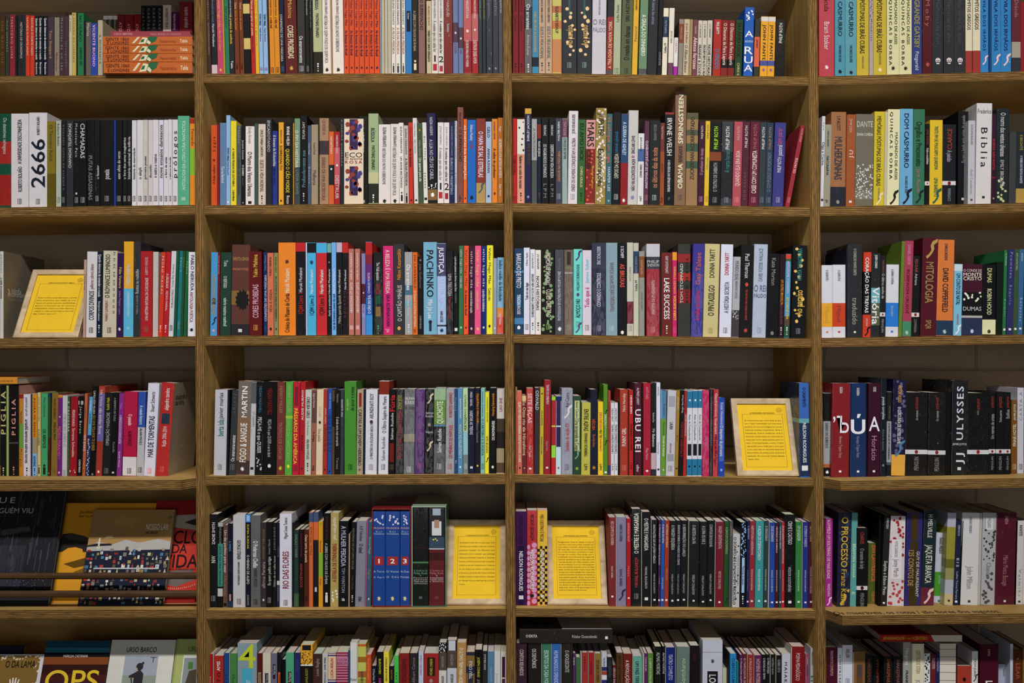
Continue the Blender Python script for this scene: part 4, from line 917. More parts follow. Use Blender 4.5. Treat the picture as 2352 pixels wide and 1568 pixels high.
2002|338|181818|T 776 420 970 MEMÓRIAS DE UM URSO POLAR;t 655 1050 1240 Yoko Tawada;D edd 1360;k-22
@ 2.5 810 1140 5.809 1470 + z1
-28
162|325|8c8c9c|t 333 390 590 A B Yehoshua;T 333 630 750 O túnel;t 333 1335 1400 DBA
180|325|b85c98
245|335|3c6878|t 9bb 540 770 Bernat Metge;T 887 970 1100 Sagres;R ddd 1365
@ 3.5 1160 1140 5.808 1445 z1
-138
290|198|4c1458|B 241040 660 1445 3;t 2c0c34 260 640 ENGRAÇADO AMOR;t eee 730 1260 NELSON RODRIGUES;Q ddd 1320 1370
430|183|c03038|J e09cc8 610 1440;t 501018 240 580 PECADO SELVAGEM;t eee 710 1230 NELSON RODRIGUES;Q 222 1300 1340;W
566|183|ecc030|K 141430 660 1440;T 654 240 600 MEU DESTINO É PECAR;t eee 720 1240 NELSON RODRIGUES;Q ddd 1310 1345
-1385
1480|278|843034|T dba 330 650 NO CAMPO DA HONRA;t dba 930 1090 ISAAC BÁBEL;Q eee 1322 1345
1486|280|c8c0b0
1618|275|8c88a8|t 335 370 600 DIÁRIO DE GUERRA;t 335 970 1200 ISAAC BÁBEL;V 335 1330;W
1680|292|b81420|T eab 350 600 NOTÍCIAS DO FRONT;t eab 930 1060 Isaac;Q fdd 1340 1362
1688|292|331111
1815|165|1c1e20|U eed 220 760 O MESTRE E MARGARIDA;u c44 810 1210 MIKHAIL BULGAKOV;L 888 1330;W
1826|205|c0b8a8
1945|205|1c1e22|T ddd 290 720 O MESTRE E MARGARIDA;t bbb 935 1230 MIKHAIL BULGÁKOV;Q eee 1345 1382
1955|310|b8b0a0
2032|310|1a1c1e|T ccc 370 890 ANOTAÇÕES DE UM JOVEM MÉDICO;t bbb 1030 1290 MIKHAIL BULGÁKOV;Q eee 1365 1388;W
@ 3.5 1510 1140 5.808 1460 + z1
-5
40|315|4c2c58|T cbc 370 910 O PROCESSO DO TENENTE IELÁGUIN;t cbc 1080 1240 IVAN;Q eee 1370 1395;k-12
88|315|2c5cb0|T dde 370 620 O AMOR DE MITIA;t bcd 1080 1230 IVAN BUNIN;Q eee 1365 1388
150|318|a83c2c|T eca 370 680 HISTÓRIAS APÓCRIFAS;t c95 960 1120 KAREL CAPEK;Q eee 1368 1392
243|322|202426|T bbb 380 710 A MARGEM ESQUERDA;t aaa 1030 1300 VARLAM CHALÁMOV;Q eee 1375 1398
305|320|22242a|T bbb 380 910 ENSAIOS SOBRE O MUNDO DO CRIME;t aaa 1030 1300 VARLAM CHALÁMOV;Q eee 1368 1390
400|320|1c1e20|T bbb 370 800 A RESSURREIÇÃO DO LARIÇO;t aaa 1030 1290 VARLAM CHALÁMOV;Q eee 1365 1388
412|320|b8b0a0
552|328|1e2024|T bbb 380 630 O ARTISTA DA PÁ;t aaa 1040 1310 VARLAM CHALÁMOV;Q eee 1378 1400;W
658|332|181a1c|T bbb 390 630 A LUVA OU KR 2;t aaa 1050 1320 VARLAM CHALÁMOV;Q eee 1388 1410;W
758|320|1c1c20|T bbb 370 670 CONTOS DE KOLIMÁ;t aaa 1030 1300 VARLAM CHALÁMOV;Q eee 1370 1392
770|330|b8b0a0
880|335|7c1c30|T caa 390 700 VIAGEM SENTIMENTAL;t caa 990 1230 VIKTOR CHKLOVSKI;Q fee 1395 1418;W
945|328|2c5830|T 9b8 410 770 A DAMA DO CACHORRINHO;V 132 1400;k-14
995|325|585c5c|t aaa 390 520 ALOMORFINHAS;W
1095|500|c8c8c8|T 222 540 1440 O SONHO DE UM HOMEM RIDÍCULO;t 333 790 1180 FIÓDOR DOSTOIÉVSKI;S 333 620 1400 10
1182|345|101828|S a0c4f0 350 800 40;B a8c8f0 815 1285 2;t 345 930 1180 Memórias do subsolo;D def 1380;d15
1220|325|1c2c58|T 9ac 390 570 A SENHORIA;t 9ac 980 1260 FIÓDOR DOSTOIÉVSKI;Q eee 1388 1410
1295|328|98303c|T dbb 390 780 NIÉTOTCHKA NIEZVÂNOVA;t dbb 970 1250 FIÓDOR DOSTOIÉVSKI;Q eee 1382 1405
1408|325|3c9ca0|T cee 390 850 A ALDEIA DE STIEPÁNTCHIKOV;t cee 970 1250 FIÓDOR DOSTOIÉVSKI;Q eee 1378 1402
1472|325|34484c|T bcc 390 590 O CROCODILO;t bcc 970 1250 FIÓDOR DOSTOIÉVSKI;Q eee 1382 1405
1490|340|b8b0a0
1565|345|1c4ca8|T ccd 395 600 DOIS SONHOS;t bcd 980 1270 FIÓDOR DOSTOIÉVSKI;Q eee 1398 1420;k-5
1618|350|481c2c|T dbb 400 750 MEMÓRIAS DO SUBSOLO;t cbb 980 1270 FIÓDOR DOSTOIÉVSKI;Q eee 1398 1420
1652|340|205468|T acc 400 690 UM PEQUENO HERÓI;t acc 980 1260 FIÓDOR;Q eee 1395 1415
1695|340|c01c2c|T dbb 390 890 DUAS NARRATIVAS FANTÁSTICAS;t dbb 980 1260 FIÓDOR DOSTOIÉVSKI;Q eee 1390 1412
1838|240|16181a|T ccc 330 640 CRIME E CASTIGO;t bbb 945 1270 FIÓDOR DOSTOIÉVSKI;Q eee 1390 1425;W;d15
1925|335|388844|T cdc 390 590 UM JOGADOR;t bdb 980 1260 FIÓDOR DOSTOIÉVSKI;Q eee 1390 1415
1932|335|c0b8a8
2010|338|20388c|T bbd 390 670 O ETERNO MARIDO;t bbd 980 1270 FIÓDOR DOSTOIÉVSKI;Q eee 1398 1420
2085|335|581838|T c9a 390 600 GENTE POBRE;t c9a 940 1290 FIÓDOR DOSTOIÉVSKI;Q ddd 1392 1415;W
@ 4.5 1870 1140 4.879 1245 p5 z1
-122
205|248|b02c98|T ecd 260 920 BLUMFELD UM SOLTEIRÃO DE MAIS IDADE;t ecd 980 1120 FRANZ KAFKA;V fde 1190;z0;k-8
-250
400|180|282440|T d8b838 230 790 O PROCESSO;t d8b838 815 1220 Franz Kafka;S 346 180 1280 30;V d8b838 1240;k-22;W
472|182|60a8a4|T cec 530 730 BRAHMAN;t cec 750 910 KRISHNA;t cec 1070 1110 E
598|350|14161c|B dcd8dc 1000 1045;t a43 400 530 CHARLES;T 999 580 810 O amante de lady;O 511 1022;t 888 1080 1230 PENGUIN;k-2
718|520|5c6828|t f07030 550 950 DH LAWRENCE;U c84 1060 1200 CARAMBAIA;z2;k-14
740|200|141414|d8
815|205|2a2a2a|t ccc 240 360 O PROCESSO;T ccc 720 1100 Sophia e Edson Pinto;Q eee 1180 1200;k-48
1008|218|dcd4d8|S b02830 220 700 26;S c04850 940 1260 16;Q e8e4e8 480 925;T 544 500 680 MITOS CLÁSSICOS;t 544 700 900 Jenny March;k-22
1190|180|383078|B 504020 190 490 2;B 483c20 500 1230 3;T b96 600 1000 125 CONTOS DE;t ccb 610 1120 GUY DE MAUPASSANT;W;k-30
1340|155|22343c|B 742c44 1020 1235;t ddc 200 460 H MELVILLE;T ddc 540 970 JAQUETA BRANCA;V ecc 1190;W;k-40
1455|405|c8ccdc|B 50a030 845 1115;T 333 460 640 PARAÍSO PERDIDO;t ada 880 980 John Milton;Q 386 1160 1180;z2
1555|180|b8bccc|B a09c38 340 700;B 707428 700 800;B a0a068 800 930;B d0c090 1090 1235;Q 322 1155 1175;W
1625|270|242c48|t bbc 320 440 DERIVATO;t ccd 690 790 EIS;t bbc 840 1150 Luther Torres Ferreira;Q eee 1165 1188
1635|270|222222
1835|180|d8d8d8|T 888 230 410 PARAÍSO PERDIDO;t 999 780 1030 John Milton;Q 445 1160 1185;k-25
1865|185|c0b8b0|d14
2022|180|b8b8bc|S 444 370 720 30;B dcdcdc 240 370 3;t 999 240 350 PÁSSARO;S 555 850 1200 16;t 888 740 910 Chandra;W
2248|180|5c1c30|T b88 220 310 ENEIDA;t a77 660 1000 Mário Mosca Bocage;Q ddd 1160 1182;W
2258|270|111111
2335|270|d4d0cc|T 334 320 440 RAMAYETE;t 99a 810 1110 Valmiki;Q 223 1165 1185
2400|270|&
@ 2.6 470 1410 6.72 2030 z1
-32
128|615|b01420|u ecc 960 1400 Martin Amis;k0
138|600|c8c4bc
293|640|b02c24|u eee 725 870 AMIS;u 411 890 1400 INÉDITO
380|600|20508c|t 134 920 1400 Cidades
388|605|c8c4bc
502|605|4c8c4c|t 364 930 1400 Martin Amis
808|450|8ca4ac|H c8d420 465 830 4;B 48b0d0 840 2030 3;u ccd 1010 1200 Auster
892|600|5c2024|B a89870 895 1200 3;u 432 910 1060 Paul Auster;W
1022|600|d8d0bc|B 22202c 910 1200 2;u aaa 920 1100 Paul Auster;W
1118|605|74748c|B 301c30 775 1000 2;u ccc 790 930 Paul Auster;W
1185|590|1a1a1c|B d85c20 895 1200 3;u 622 930 1100 Paul Auster;W
1250|700|111114
1380|590|54ac84|B 401c20 885 1200 2;u ccc 895 1040 Paul Auster
1478|595|2c3070|u 468 700 870 Paul Auster
1668|475|e8ac20|B 222222 475 560 5;S 222 580 780 60;B e8e8e8 775 800;B 1c1814 800 2030;u a94 840 1060 SAMUEL BECKETT
1812|610|4c302c|u a98 680 950 Louis Begley
1902|610|c8c8cc|u 444 670 860 DAVID VIVIAN;u 777 890 1060 BERNARDO
2030|590|e4c8a4|B 303890 590 605;B 303890 625 645;u c03040 680 980 LUCIA BERLIN;B 303890 1005 1020;B 303890 1040 1070
2215|585|c884a8|B 982038 590 610;B 982038 630 650;h 912 680 720 LUCIA;h 912 735 780 BERLIN;B 982038 800 815;B 982038 835 855;B 982038 875 895;B 982038 918 938;B 982038 960 980;B 982038 1000 1020;B 982038 1042 1062;W
2245|560|205878
2352|440|dcdcdc|h 555 970 1040 Elisabet
@ 2.6 810 1410 6.357 1920 + z1
75|420|dcdcdc|h 555 930 970 Elisabeth
198|430|c8cc60|B c86828 430 470;B a87028 620 700;B b06838 830 920;B a8a840 940 1920;u 443 830 1200 ELIZABETH BISHOP;W
278|590|d0581c|t e96 650 950 Richard Brautigan;k5
352|755|1c2030|t ccd 800 1200 Charles Bukowski
455|550|181818|t cc4 650 870 BUKOWSKI;t c4a 930 1200 SOBRE O AMOR
538|548|ecdc40|t 332 630 980 CHARLES BUKOWSKI
610|755|181c28|t b82 810 950 BUKOWSKI
680|605|50c858|t 262 850 1200 FAKTOTUM
835|572|8c2420|U 611 650 1000 TOTALITARISMO;W
955|568|2c2c2c|u 888 630 1000 Albert Camus;W
1032|545|c4c8dc|t 778 600 890 ITALO CALVINO;k-3
1255|570|a82c28|B 2c1c18 630 900 3;u c4b838 650 890 MICHAEL CHABON;O 999 970;W
1368|415|5c4c44|B 1c1c1c 415 560;S eee 420 560 30;t 998 610 780 ALFAGUARA;B d8d4cc 820 1920;u 332 900 1200 RAYMOND CHANDLER
1375|415|222222
1518|378|5c4c44|B 303038 378 530;B c8ccd8 378 530 5;t 998 580 750 ALFAGUARA;B c8ccd4 785 1920;u 332 870 1200 RAYMOND CHANDLER
1655|415|b88c54|T eec 490 1150 O ÚLTIMO TREM PARA HIDERABADE
1782|548|8c6c38|B 303048 548 600;B 303048 760 860;B 34344c 860 1000 4;u ddd 680 940 TEJU COLE
1890|518|181410|t cc3 630 920 JOSEPH CONRAD;t 999 950 1100 JOVEM
1965|540|303034|u ddd 585 810 DON DELILLO
2062|545|5c88a8|u 9bd 770 980 Joan Didion;W
2155|540|d0d4d8|t bbb 860 1000 Juan
2245|545|dcd4cc|B 481840 620 920 3;B 5c2848 940 1200 3
@ 3.6 1160 1410 6.533 1973 z1
-170
328|435|402838|T cbb 530 920 CONTOS REUNIDOS;t bbb 1300 1700 FIÓDOR
-345
545|430|24201e|T ccc 520 810 OS DEMÔNIOS;W
555|430|b8b0a0
688|438|3c7c60|T cdc 545 1120 ESCRITOS DA CASA MORTA
698|438|b8b0a0
835|440|2c6cb8|T cce 545 1100 HUMILHADOS E OFENDIDOS;W
845|430|b8b0a0
1018|432|2a2622|T bbb 540 870 O ADOLESCENTE;W
1062|585|5c3064|T bab 650 770 BOBÓK
1132|645|44744c
1155|580|b8b0a0
1242|578|ac3430|t 612 640 860 PÉRIPO;W
1252|578|b8b0a0
1335|578|a82028|t 511 700 900 TOLSTÓI;W
1345|590|b8b0a0
1440|590|94743c|T 432 690 1020 ESTUDAR DA IMPERFE
1450|575|b8b0a0
1530|573|c4c8d8|B 303070 790 850;B a84830 855 910;B d8d8e0 915 980;B 303078 985 1973;t 555 650 780 Olga Eldorado
1615|645|20282c|t 555 700 950 SOLJENITSIN
1672|765|982830|T ddd 800 1150 SÉRGIO FARACO;z2
1775|578|604020|T 321 620 1150 BREVE HISTÓRIA DE UM
1910|595|782014|T dcc 690 1150 A REVOLUÇÃO DOS
1920|610|b8b0a0
2062|630|6cac9c|T 233 710 1150 UM PAÍS TERRÍVEL
2090|590|b8b0a0
2142|588|602468|T cac 640 860 TARÁS BULBA
2228|588|5c8c38|T cdb 660 1150 O CAPOTE E OUTRAS HISTÓRIAS;W
-2245
2352|485|181818|T bbb 570 900 ALMAS MORTAS;W
@ 3.6 1510 1410 6.357 1920 + z1
108|470|181818|T bbb 560 870 ALMAS MORTAS;k-5
118|480|b8b0a0
255|485|102878|T bbd 585 960 TEATRO COMPLETO
262|475|b8b0a0
460|475|6c8078|u bca 640 1200 Ivan Gontcharov;k-12
600|460|201418|t 522 580 680 GORKI
-650
948|382|c4c8d8|B 222222 552 556;R 555 680;B 202024 830 1920 3;t ddd 880 1200 LOLITA;d16;k-5
1035|785|dcdcc0|z2
1052|560|222830
1148|575|1c8cc4|t 135 640 1100 CUENTO CUENTO
1195|690|2c8c94|z1
1242|590|5c2858|T cac 640 1200 O TRADUTOR CLEPTOMANÍACO
1305|580|6c2428|T caa 640 1200 O MARCADOR DE PÁGINA
1312|585|b8b0a0
1400|590|983028|T daa 640 1200 A FRAUDE E OUTRAS HISTÓRIAS
1408|595|b8b0a0
1518|598|642858|T caa 650 1200 HOMENS INTERESSANTES
1588|590|18181a|T bbb 640 950 O RUMOR DO TEMPO
1638|590|1a1a1a|T bbb 640 870 O PERCEVEJO
1645|585|b8b0a0
1718|590|1c1a18|T 999 640 880 MISTÉRIO BUFO
1728|590|b8b0a0
1808|600|1a1816|T 999 660 850 SOBRE ISTO
1938|580|c8ccd4|t 223 700 1300 MAIAKÓVSKI;W;k-8
1955|480|c0b8b0
2145|475|881018|T dbb 570 970 POEMA PEDAGÓGICO;d15;W
2225|580|c05c78|t dcc 630 730 CLARA;t 402040 750 900 mendonça;z2
2280|495|c4c4cc|t 555 550 740 Hannah Harlon;T 333 900 1200 Escuta
@ 4.6 1870 1400 4.879 1525 p4 z3
-130
258|420|501028|t b99 460 740 FRAGMENTOS COMPLETOS;k-6
312|425|c8ccd8|u 223 465 810 PETRONIO
430|395|d0d4e0|t 555 440 540 HELLER;B a8acb8 600 606;L 889 800
440|470|c0b8b0
570|465|886438|t 446 620 760 HAMLET;B 6a4c28 610 1500 3
655|500|1c1c1c|t 743 550 840 SHAKESPEARE
775|520|1a1a1c|t a53 550 840 SHAKESPEARE;z3
882|525|1a1a1c|t 953 550 840 SHAKESPEARE
985|520|1c1c1e|t 855 550 840 SHAKESPEARE;W
-990
1078|362|a0a098|t eee 430 620 Margaret;t 222 680 1000 FRANKENSTEIN;W
1092|375|a8a48c
1228|380|dcd8bc|t a97 450 710 GERTRUDE STEIN;t 999 780 900 JORGE
1300|490|d8dcdc|S 222 500 1500 60
1360|500|6c2430|T caa 540 660 FILOCTETES
1405|485|202c60|T aac 540 690 AS TRAQUÍNIAS
1590|380|dcd4c8|B 887868 440 446;B 887868 525 531;B 887868 610 616;B 887868 700 706;B 887868 790 796;W
1600|400|502020
1760|628|a83c28|O 211 780;W
1832|462|d8d8d8|t 864 550 740 DOM JUAN;V 334 770
-1850
2062|390|4c0824|t b99 440 520 EURÍPIDES;h eee 795 880 E;d15
2190|610|a8acc0|t 667 660 740 EMPÉDOCLES;z2
2225|380|c0c8d8|t 99b 440 560 EURÍPIDES
2330|445|5c2c1c|t ca5 540 560 REI;t a53 600 780 LEAR
2400|430|84642c
'''
ROWN = {1: 'top shelf', 2: 'second shelf', 3: 'third shelf', 4: 'fourth shelf', 5: 'fifth shelf', 6: 'lowest visible shelf'}
BAYN = {1: 'first bay', 2: 'second bay', 3: 'third bay', 4: 'fourth bay'}
def parse():
    books = []; cur = None; k = 0.; lastspec = None
    for ln in DATA.strip().split('\n'):
        ln = ln.strip()
        if not ln: continue
        if ln[0] == '@':
            p = ln[1:].split(); bay, row = map(int, p[0].split('.')); ox, oy, s, base = map(float, p[1:5]); rec = .015
            for q in p[5:]:
                if q[0] == 'z': rec = .015+float(q[1:])/100
            cont = '+' in p
            nb = (bay, row)
            if not cont: x = None; k = 0.
            else: x = (xabs-ox)*s
            cur = nb; continue
        if ln[0] == '-' or '|' not in ln: x = float(ln.lstrip('-')); xabs = ox+x/s; continue
        p = ln.split('|'); x1 = float(p[0])
        if p[1] == '&': top, col, segs = lastspec; copy = True
        elif len(p) > 2 and p[2] == '&': _, col, segs = lastspec; top = float(p[1]); copy = True
        elif len(p) > 2 and p[2] == '1': top, col, segs = lastspec[0], lastspec[1], p[3].split(';'); copy = False
        elif p[2].startswith('&'): top, col, segs = float(p[1]), lastspec[1], p[3].split(';'); copy = False
        else:
            top = float(p[1]); col = p[2]; segs = p[3].split(';') if len(p) > 3 else []; copy = False
            if not re.fullmatch('[0-9a-f]{3}|[0-9a-f]{6}', col): raise ValueError(ln)
        lastspec = (top, col, segs)
        if x is None: x = 0.
        b = dict(cell=cur, x0=x, x1=x1, top=top, col=col, segs=[], ox=ox, oy=oy, s=s, rec=rec, wrap=False, d=.135, copy=copy, ex=0.)
        for sg in segs:
            sg = sg.strip()
            if not sg: continue
            if sg == 'W': b['wrap'] = True
            elif re.fullmatch(r'k-?\d+', sg): k = float(sg[1:])
            elif re.fullmatch(r'd\d+', sg): b['d'] = float(sg[1:])/100
            elif re.fullmatch(r'z\d+', sg): b['rec'] = rec+float(sg[1:])/100
            elif sg[:2] == 'N ': b['desc'] = sg[2:]
            elif ' ' in sg: b['segs'].append(sg.split(' '))
        b['k'] = k; x = x1; xabs = ox+x/s; books.append(b)
    return books
BOOKS = parse()
BLOCK = 'JORGE|Quando deixamos de entender o mundoX|MACUNA|PÁRAMO|HÉCUBA|EURICO|Kokoschka|BRÁS CUBAS|POLICARPO|VIRGINIA|Babenco|STRINDBERG|UBU|GATSBY|CORCUNDA|Pereira|Compadecida|PIGLIA|BOBÓK|TARÁS|CLUB|JUPITER|FRANNY|NIÉTO|PORTNOY|MARGARIDA|QUICHOTE|PÁLIDO|FINNS|FARACO|OSWALD|DICK|JESUS|LAURA|TCHÉ|Oswald|MUSASHI|CLAIRE|O REI|ENEIDA|CRISTO|SABBATH|Teodoro|O Alienista|BUDA|SPUTNIK|Sputnik|Desconhecido|OBAMA|baltazar|SETE CONTRA|Biblia|JUNÍ|Otto|STIEP|KOLIM|MITIA|IELÁ|STIEPÁ|Galileu|MARIA|ALEXANDRE|BERLIN|JU$|CUENTO|HÉRO|^A$|^R$|^U$|^4$|^[0-9]|DRACHEN|Mihá|MIHÁ|ELIETE|ASHLEY|ROMANCE L|ninfa'
for b in BOOKS:
    s, ox, oy = b['s'], b['ox'], b['oy']; r = b['rec']; bay, row = b['cell']
    b['X0'] = PX(ox+b['x0']/s, r); b['X1'] = PX(ox+b['x1']/s, r); b['xc'] = (b['X0']+b['X1'])/2
    b['w'] = max(.0012, b['X1']-b['X0']-.0006); b['zb'] = shelf_top(bay, row, b['xc'])+.0003
    b['h'] = PZ(oy+b['top']/s, r)-b['zb']
    cl = shelf_bot(bay, row-1, b['xc'])-.004 if row > 1 else CZ+.899
    b['h'] = min(b['h'], cl-b['zb']); b['pxw'] = (b['x1']-b['x0'])/s
    ytop = max(0, oy+b['top']/s); yb = min(1568, CY-(b['zb']-CZ)*F/(D+r)); xl = max(0, ox+b['x0']/s); xr = min(2352, ox+b['x1']/s)
    b['area'] = max(0, yb-ytop)*max(0, xr-xl)
    t = [' '.join(g[4:]) for g in b['segs'] if g[0] in 'TUH' and len(g) > 4]
    t = [x for x in t if not re.search(BLOCK, x) and len(x) > 1]; b['title'] = max(t, key=len) if t else ''; b['untit'] = not t
DESC = {                                               # what sets a book apart, by a piece of its printing
 'QUINCAS BORBA#955': 'cream book with quirky black capitals, next to a sky blue one', 'DOM CASM': 'sky blue book with condensed black capitals', 'POLICARPO': 'film-wrapped yellow book with cut-paper blue lettering', 'Eu sou a lenda': 'tall black book with a small white square', 'SCHOPEN': 'short pale grey book beside the tall white one', 'Bíblia': 'tallest white book, lettered Bíblia',
 'O ROMANCE LUM': 'cream book with repeated black letters lettered O ROMANCE LUMINOSO', 'Juliana': 'purple book with yellow script lettering', 'VENTO LEVOU': 'wide brown book with a dark tree silhouette', '1Q84 Livro 1': 'film-wrapped black book with a red top, lettered Livro 1', '1Q84 Livro 2': 'sky blue book with a black top, lettered Livro 2', '1Q84 Livro 3': 'red book with a sky blue top, lettered Livro 3',
 'Minha querida': 'film-wrapped black book with pale pink top', 'Caçando': 'film-wrapped black book with a red top and dark red title', 'CAPITÃO MIH': 'dark grey book with orange name and dot', 'VIAJANTES': 'film-wrapped taupe book with a dark figure', 'PATTI SMITH#1850': 'film-wrapped grey book with a maroon block', 'TOM STOPP': 'dark grey and red checked book', 'DAVID FOSTER#1560': 'wide icy blue book with sketched lettering',
 'Kate Morton': 'plain black book with tiny lettering', 'QUIXOTE I#208': 'white book with a yellow block', 'QUIXOTE II': 'white book with an orange red block', 'O CONDE DE MONTE#540': 'thick film-wrapped charcoal book', 'Lydia Davis#1728': 'pale sage green book', 'a09c38': 'film-wrapped book with green landscape bands',
 'Os miseráveis#1270': 'wider black volume with a white band, lettered Os miseráveis', 'Os miseráveis#1470': 'narrower black volume with a white band, lettered Os miseráveis',
 'HISTÓRIAS DE CRON': 'black book between a navy and a red spine', 'alejandro zambra#1288': 'plum book topped by the flat pile, beside a white one', 'alejandro zambra#1385': 'tall red book behind the flat pile, nearest the upright',
 'HUMBERTO PEDRO': 'white book standing behind the flat pile', 'ATO#895': 'first red book behind the flat pile', 'ATO#960': 'middle red book behind the flat pile', 'ATO#1015': 'last red book behind the flat pile',
 'Iluminuras': 'film-wrapped dark red book with tiny white lettering beside two violet ones', 'ELIZABETH BISHOP#850': 'film-wrapped yellow and orange patterned book beside two black gold-dotted ones', 'DAVID FOSTER#1515': 'wide pale book with sketched grey lettering',
 'A história dos animais': 'dark slate book with thin white lettering, leaning end of the tall ones', 'ANN PETRY': 'tall bright blue book lettered A RUA downwards', 'PHILIP ROTH#1852': 'film-wrapped black book closing the row',
 'Bram Stoker': 'film-wrapped red book with gothic white lettering', 'CASMURRO#305': 'teal blue book with condensed black lettering, next to the red one', 'CASMURRO#440': 'film-wrapped teal blue book with black lettering, touching a yellow one',
 'BRÁS CUBAS#580': 'yellow book with brown capitals, next to a teal blue one', 'BRÁS CUBAS#780': 'yellow book with brown capitals, next to a cream one', 'QUINCAS BORBA#925': 'cream book with quirky black capitals, next to a yellow one', 'QUINCAS BORBA#1070': 'cream book with quirky black capitals, next to a navy one',
 'GATSBY': 'navy blue book with large gold capitals', 'Moby': 'film-wrapped maroon book with faint red lettering', 'Memórias de além': 'film-wrapped charcoal book with a small white skull', 'VILA DOS#1950': 'bright blue book with white swoosh, touching a cream and red one', 'VILA DOS': 'blue book with white swoosh at its foot', 'Drácula#2315': 'maroon book with a pale patch near its foot',
 'detetives selvagens': 'film-wrapped green and red patterned book at the frame edge', '2666': 'thick white book with the huge numerals 2666', 'Terceiro Reich': 'olive book beside the thick white one', 'ANTOLOGIA DA': 'mint green book lettered ANTOLOGIA DA LITERATURA FANTÁSTICA', 'Fernando#1412': 'orange book with a green middle, against the upright',
 'A bela velhice': 'orange book with handwritten lettering, first in the row', 'ELIETE#880': 'cream book lettered A VIDA NORMAL in brown', 'A ilha': 'bright blue book with white name and red lettering', 'DESPERTAR UMA': 'black book lettered DESPERTAR UMA VIDA', 'CHRIS KRAUS#1150': 'green book with heavy black and beige capitals', 'A GUERRA DE ASH': 'blue and red book with stars on its spine',
 'ZUCKERMAN': 'tan book with dark green stripes and black capitals', 'SABBATH': 'black book with acid green name and small picture', 'ENTRE NÓS': 'film-wrapped mauve book with a boxed name', 'PATRIMÔNIO': 'slate book with a boxed white name', 'PORTNOY': 'navy slate book with a boxed bronze name', 'MACUNA': 'greyish beige book with condensed black capitals',
 'JU#455': 'film-wrapped rust orange book with giant white letters', 'EDGAR': 'black book with a white band, beside the maroon one', 'DAVID COPPER': 'film-wrapped orange book with a navy foot', 'MONTE#1885': 'maroon and navy book with white capitals and stage silhouettes', 'ROBINSON': 'film-wrapped rose book with a sea green foot', 'ROBIN HOOD': 'black book with a cream foot and gold lettering', 'Prometeu': 'film-like violet blue book with fine white lettering',
 'PIGLIA#75': 'black book with giant lime green capitals', 'PIGLIA#215': 'black book with giant salmon pink capitals', 'MÃE PÁTRIA': 'film-wrapped mustard book lettered MÃE PÁTRIA', 'RUSHDIE#855': 'film-wrapped grey cloudy book with white name', 'Vergonha': 'film-wrapped black book with two golden daggers', 'QUICHOTE': 'film-wrapped green-topped black book with block white capitals', 'LAO SHE': 'pale book with a sepia street photograph below',
 'HÉCUBA': 'tall navy book with orange lettering', 'UBU REI': 'wide maroon book with spaced white capitals', 'ANTUNES': 'film-wrapped crimson book with tiny pink lettering', 'Leila': 'film-wrapped magenta book', 'O CASAMENTO': 'film-wrapped blue book behind the framed notice, against the upright',
 'ILÍADA': 'wide film-wrapped red book with a large white Greek letter', 'ODISSEIA': 'wide navy book with a large white accented letter', 'ODES': 'plum book with a large white letter A', 'CORCUNDA': 'film-wrapped violet book with yellow foot', 'ULYSSES': 'tall black book with giant thin white capitals', '999 450 500 Ulysses': 'wide black book with white band, beside the giant-lettered one', 'CARTA A': 'white book at the frame edge',
 'STRINDBERG': 'straw yellow book with condensed dark red capitals', 'ENGRAÇADO': 'purple book with white name, first in the row', 'PECADO SELV': 'red book with pink circles', 'DIÁRIO DE GUERRA': 'film-wrapped lavender book', 'eed 220 760 O MESTRE': 'tall film-wrapped black book with white and red lettering', 'ddd 290 720 O MESTRE': 'tall black book with plain white lettering and white square', 'CONTOS DE KOL': 'black book touching a crimson one, last of the black run',
 'Memórias do subsolo': 'black book with pale blue pebble shapes', 'STIEP': 'wide turquoise book', '125 CONTOS': 'film-wrapped violet and gold patterned book', 'ada 880 980': 'white and green book shorter than its neighbours','Franz Kafka': 'film-wrapped indigo book with yellow hand-drawn letters', 'DERIVATO': 'navy book with white brackets', 'PÁSSARO': 'film-wrapped book with a grey engraving', 'ENEIDA': 'wide film-wrapped maroon book',
 'c8d420': 'thick pale blue book with a giant lime numeral four', 'LOLITA': 'thick tall white boxed volume', '887868': 'white book with brown crossing lines like stitches', 'EURÍPIDES#2062': 'tall thick maroon book with white capital below', 'JORGE FURTADO': 'yellow book with red and black lettering', 'ARUNDHATI': 'white book with a dark red rose lettered O MINISTÉRIO',
 'KEROUAC#630': 'black book lettered OS VAGABUNDOS ILUMINADOS', 'DULCE MARIA#605': 'beige book lettered A VIDA NORMAL, beside a blue one', 'DULCE MARIA#708': 'beige book lettered A VIDA NORMAL, beside the patterned one'}
for b in BOOKS:
    j = ';'.join(' '.join(q) for q in b['segs'])
    for k_, v in DESC.items():
        t_, _, xx = k_.partition('#')
        if t_ in j and (not xx or abs(b['x1']-float(xx)) < .5) and not b.get('desc'): b['desc'] = v; b['exact'] = bool(xx)
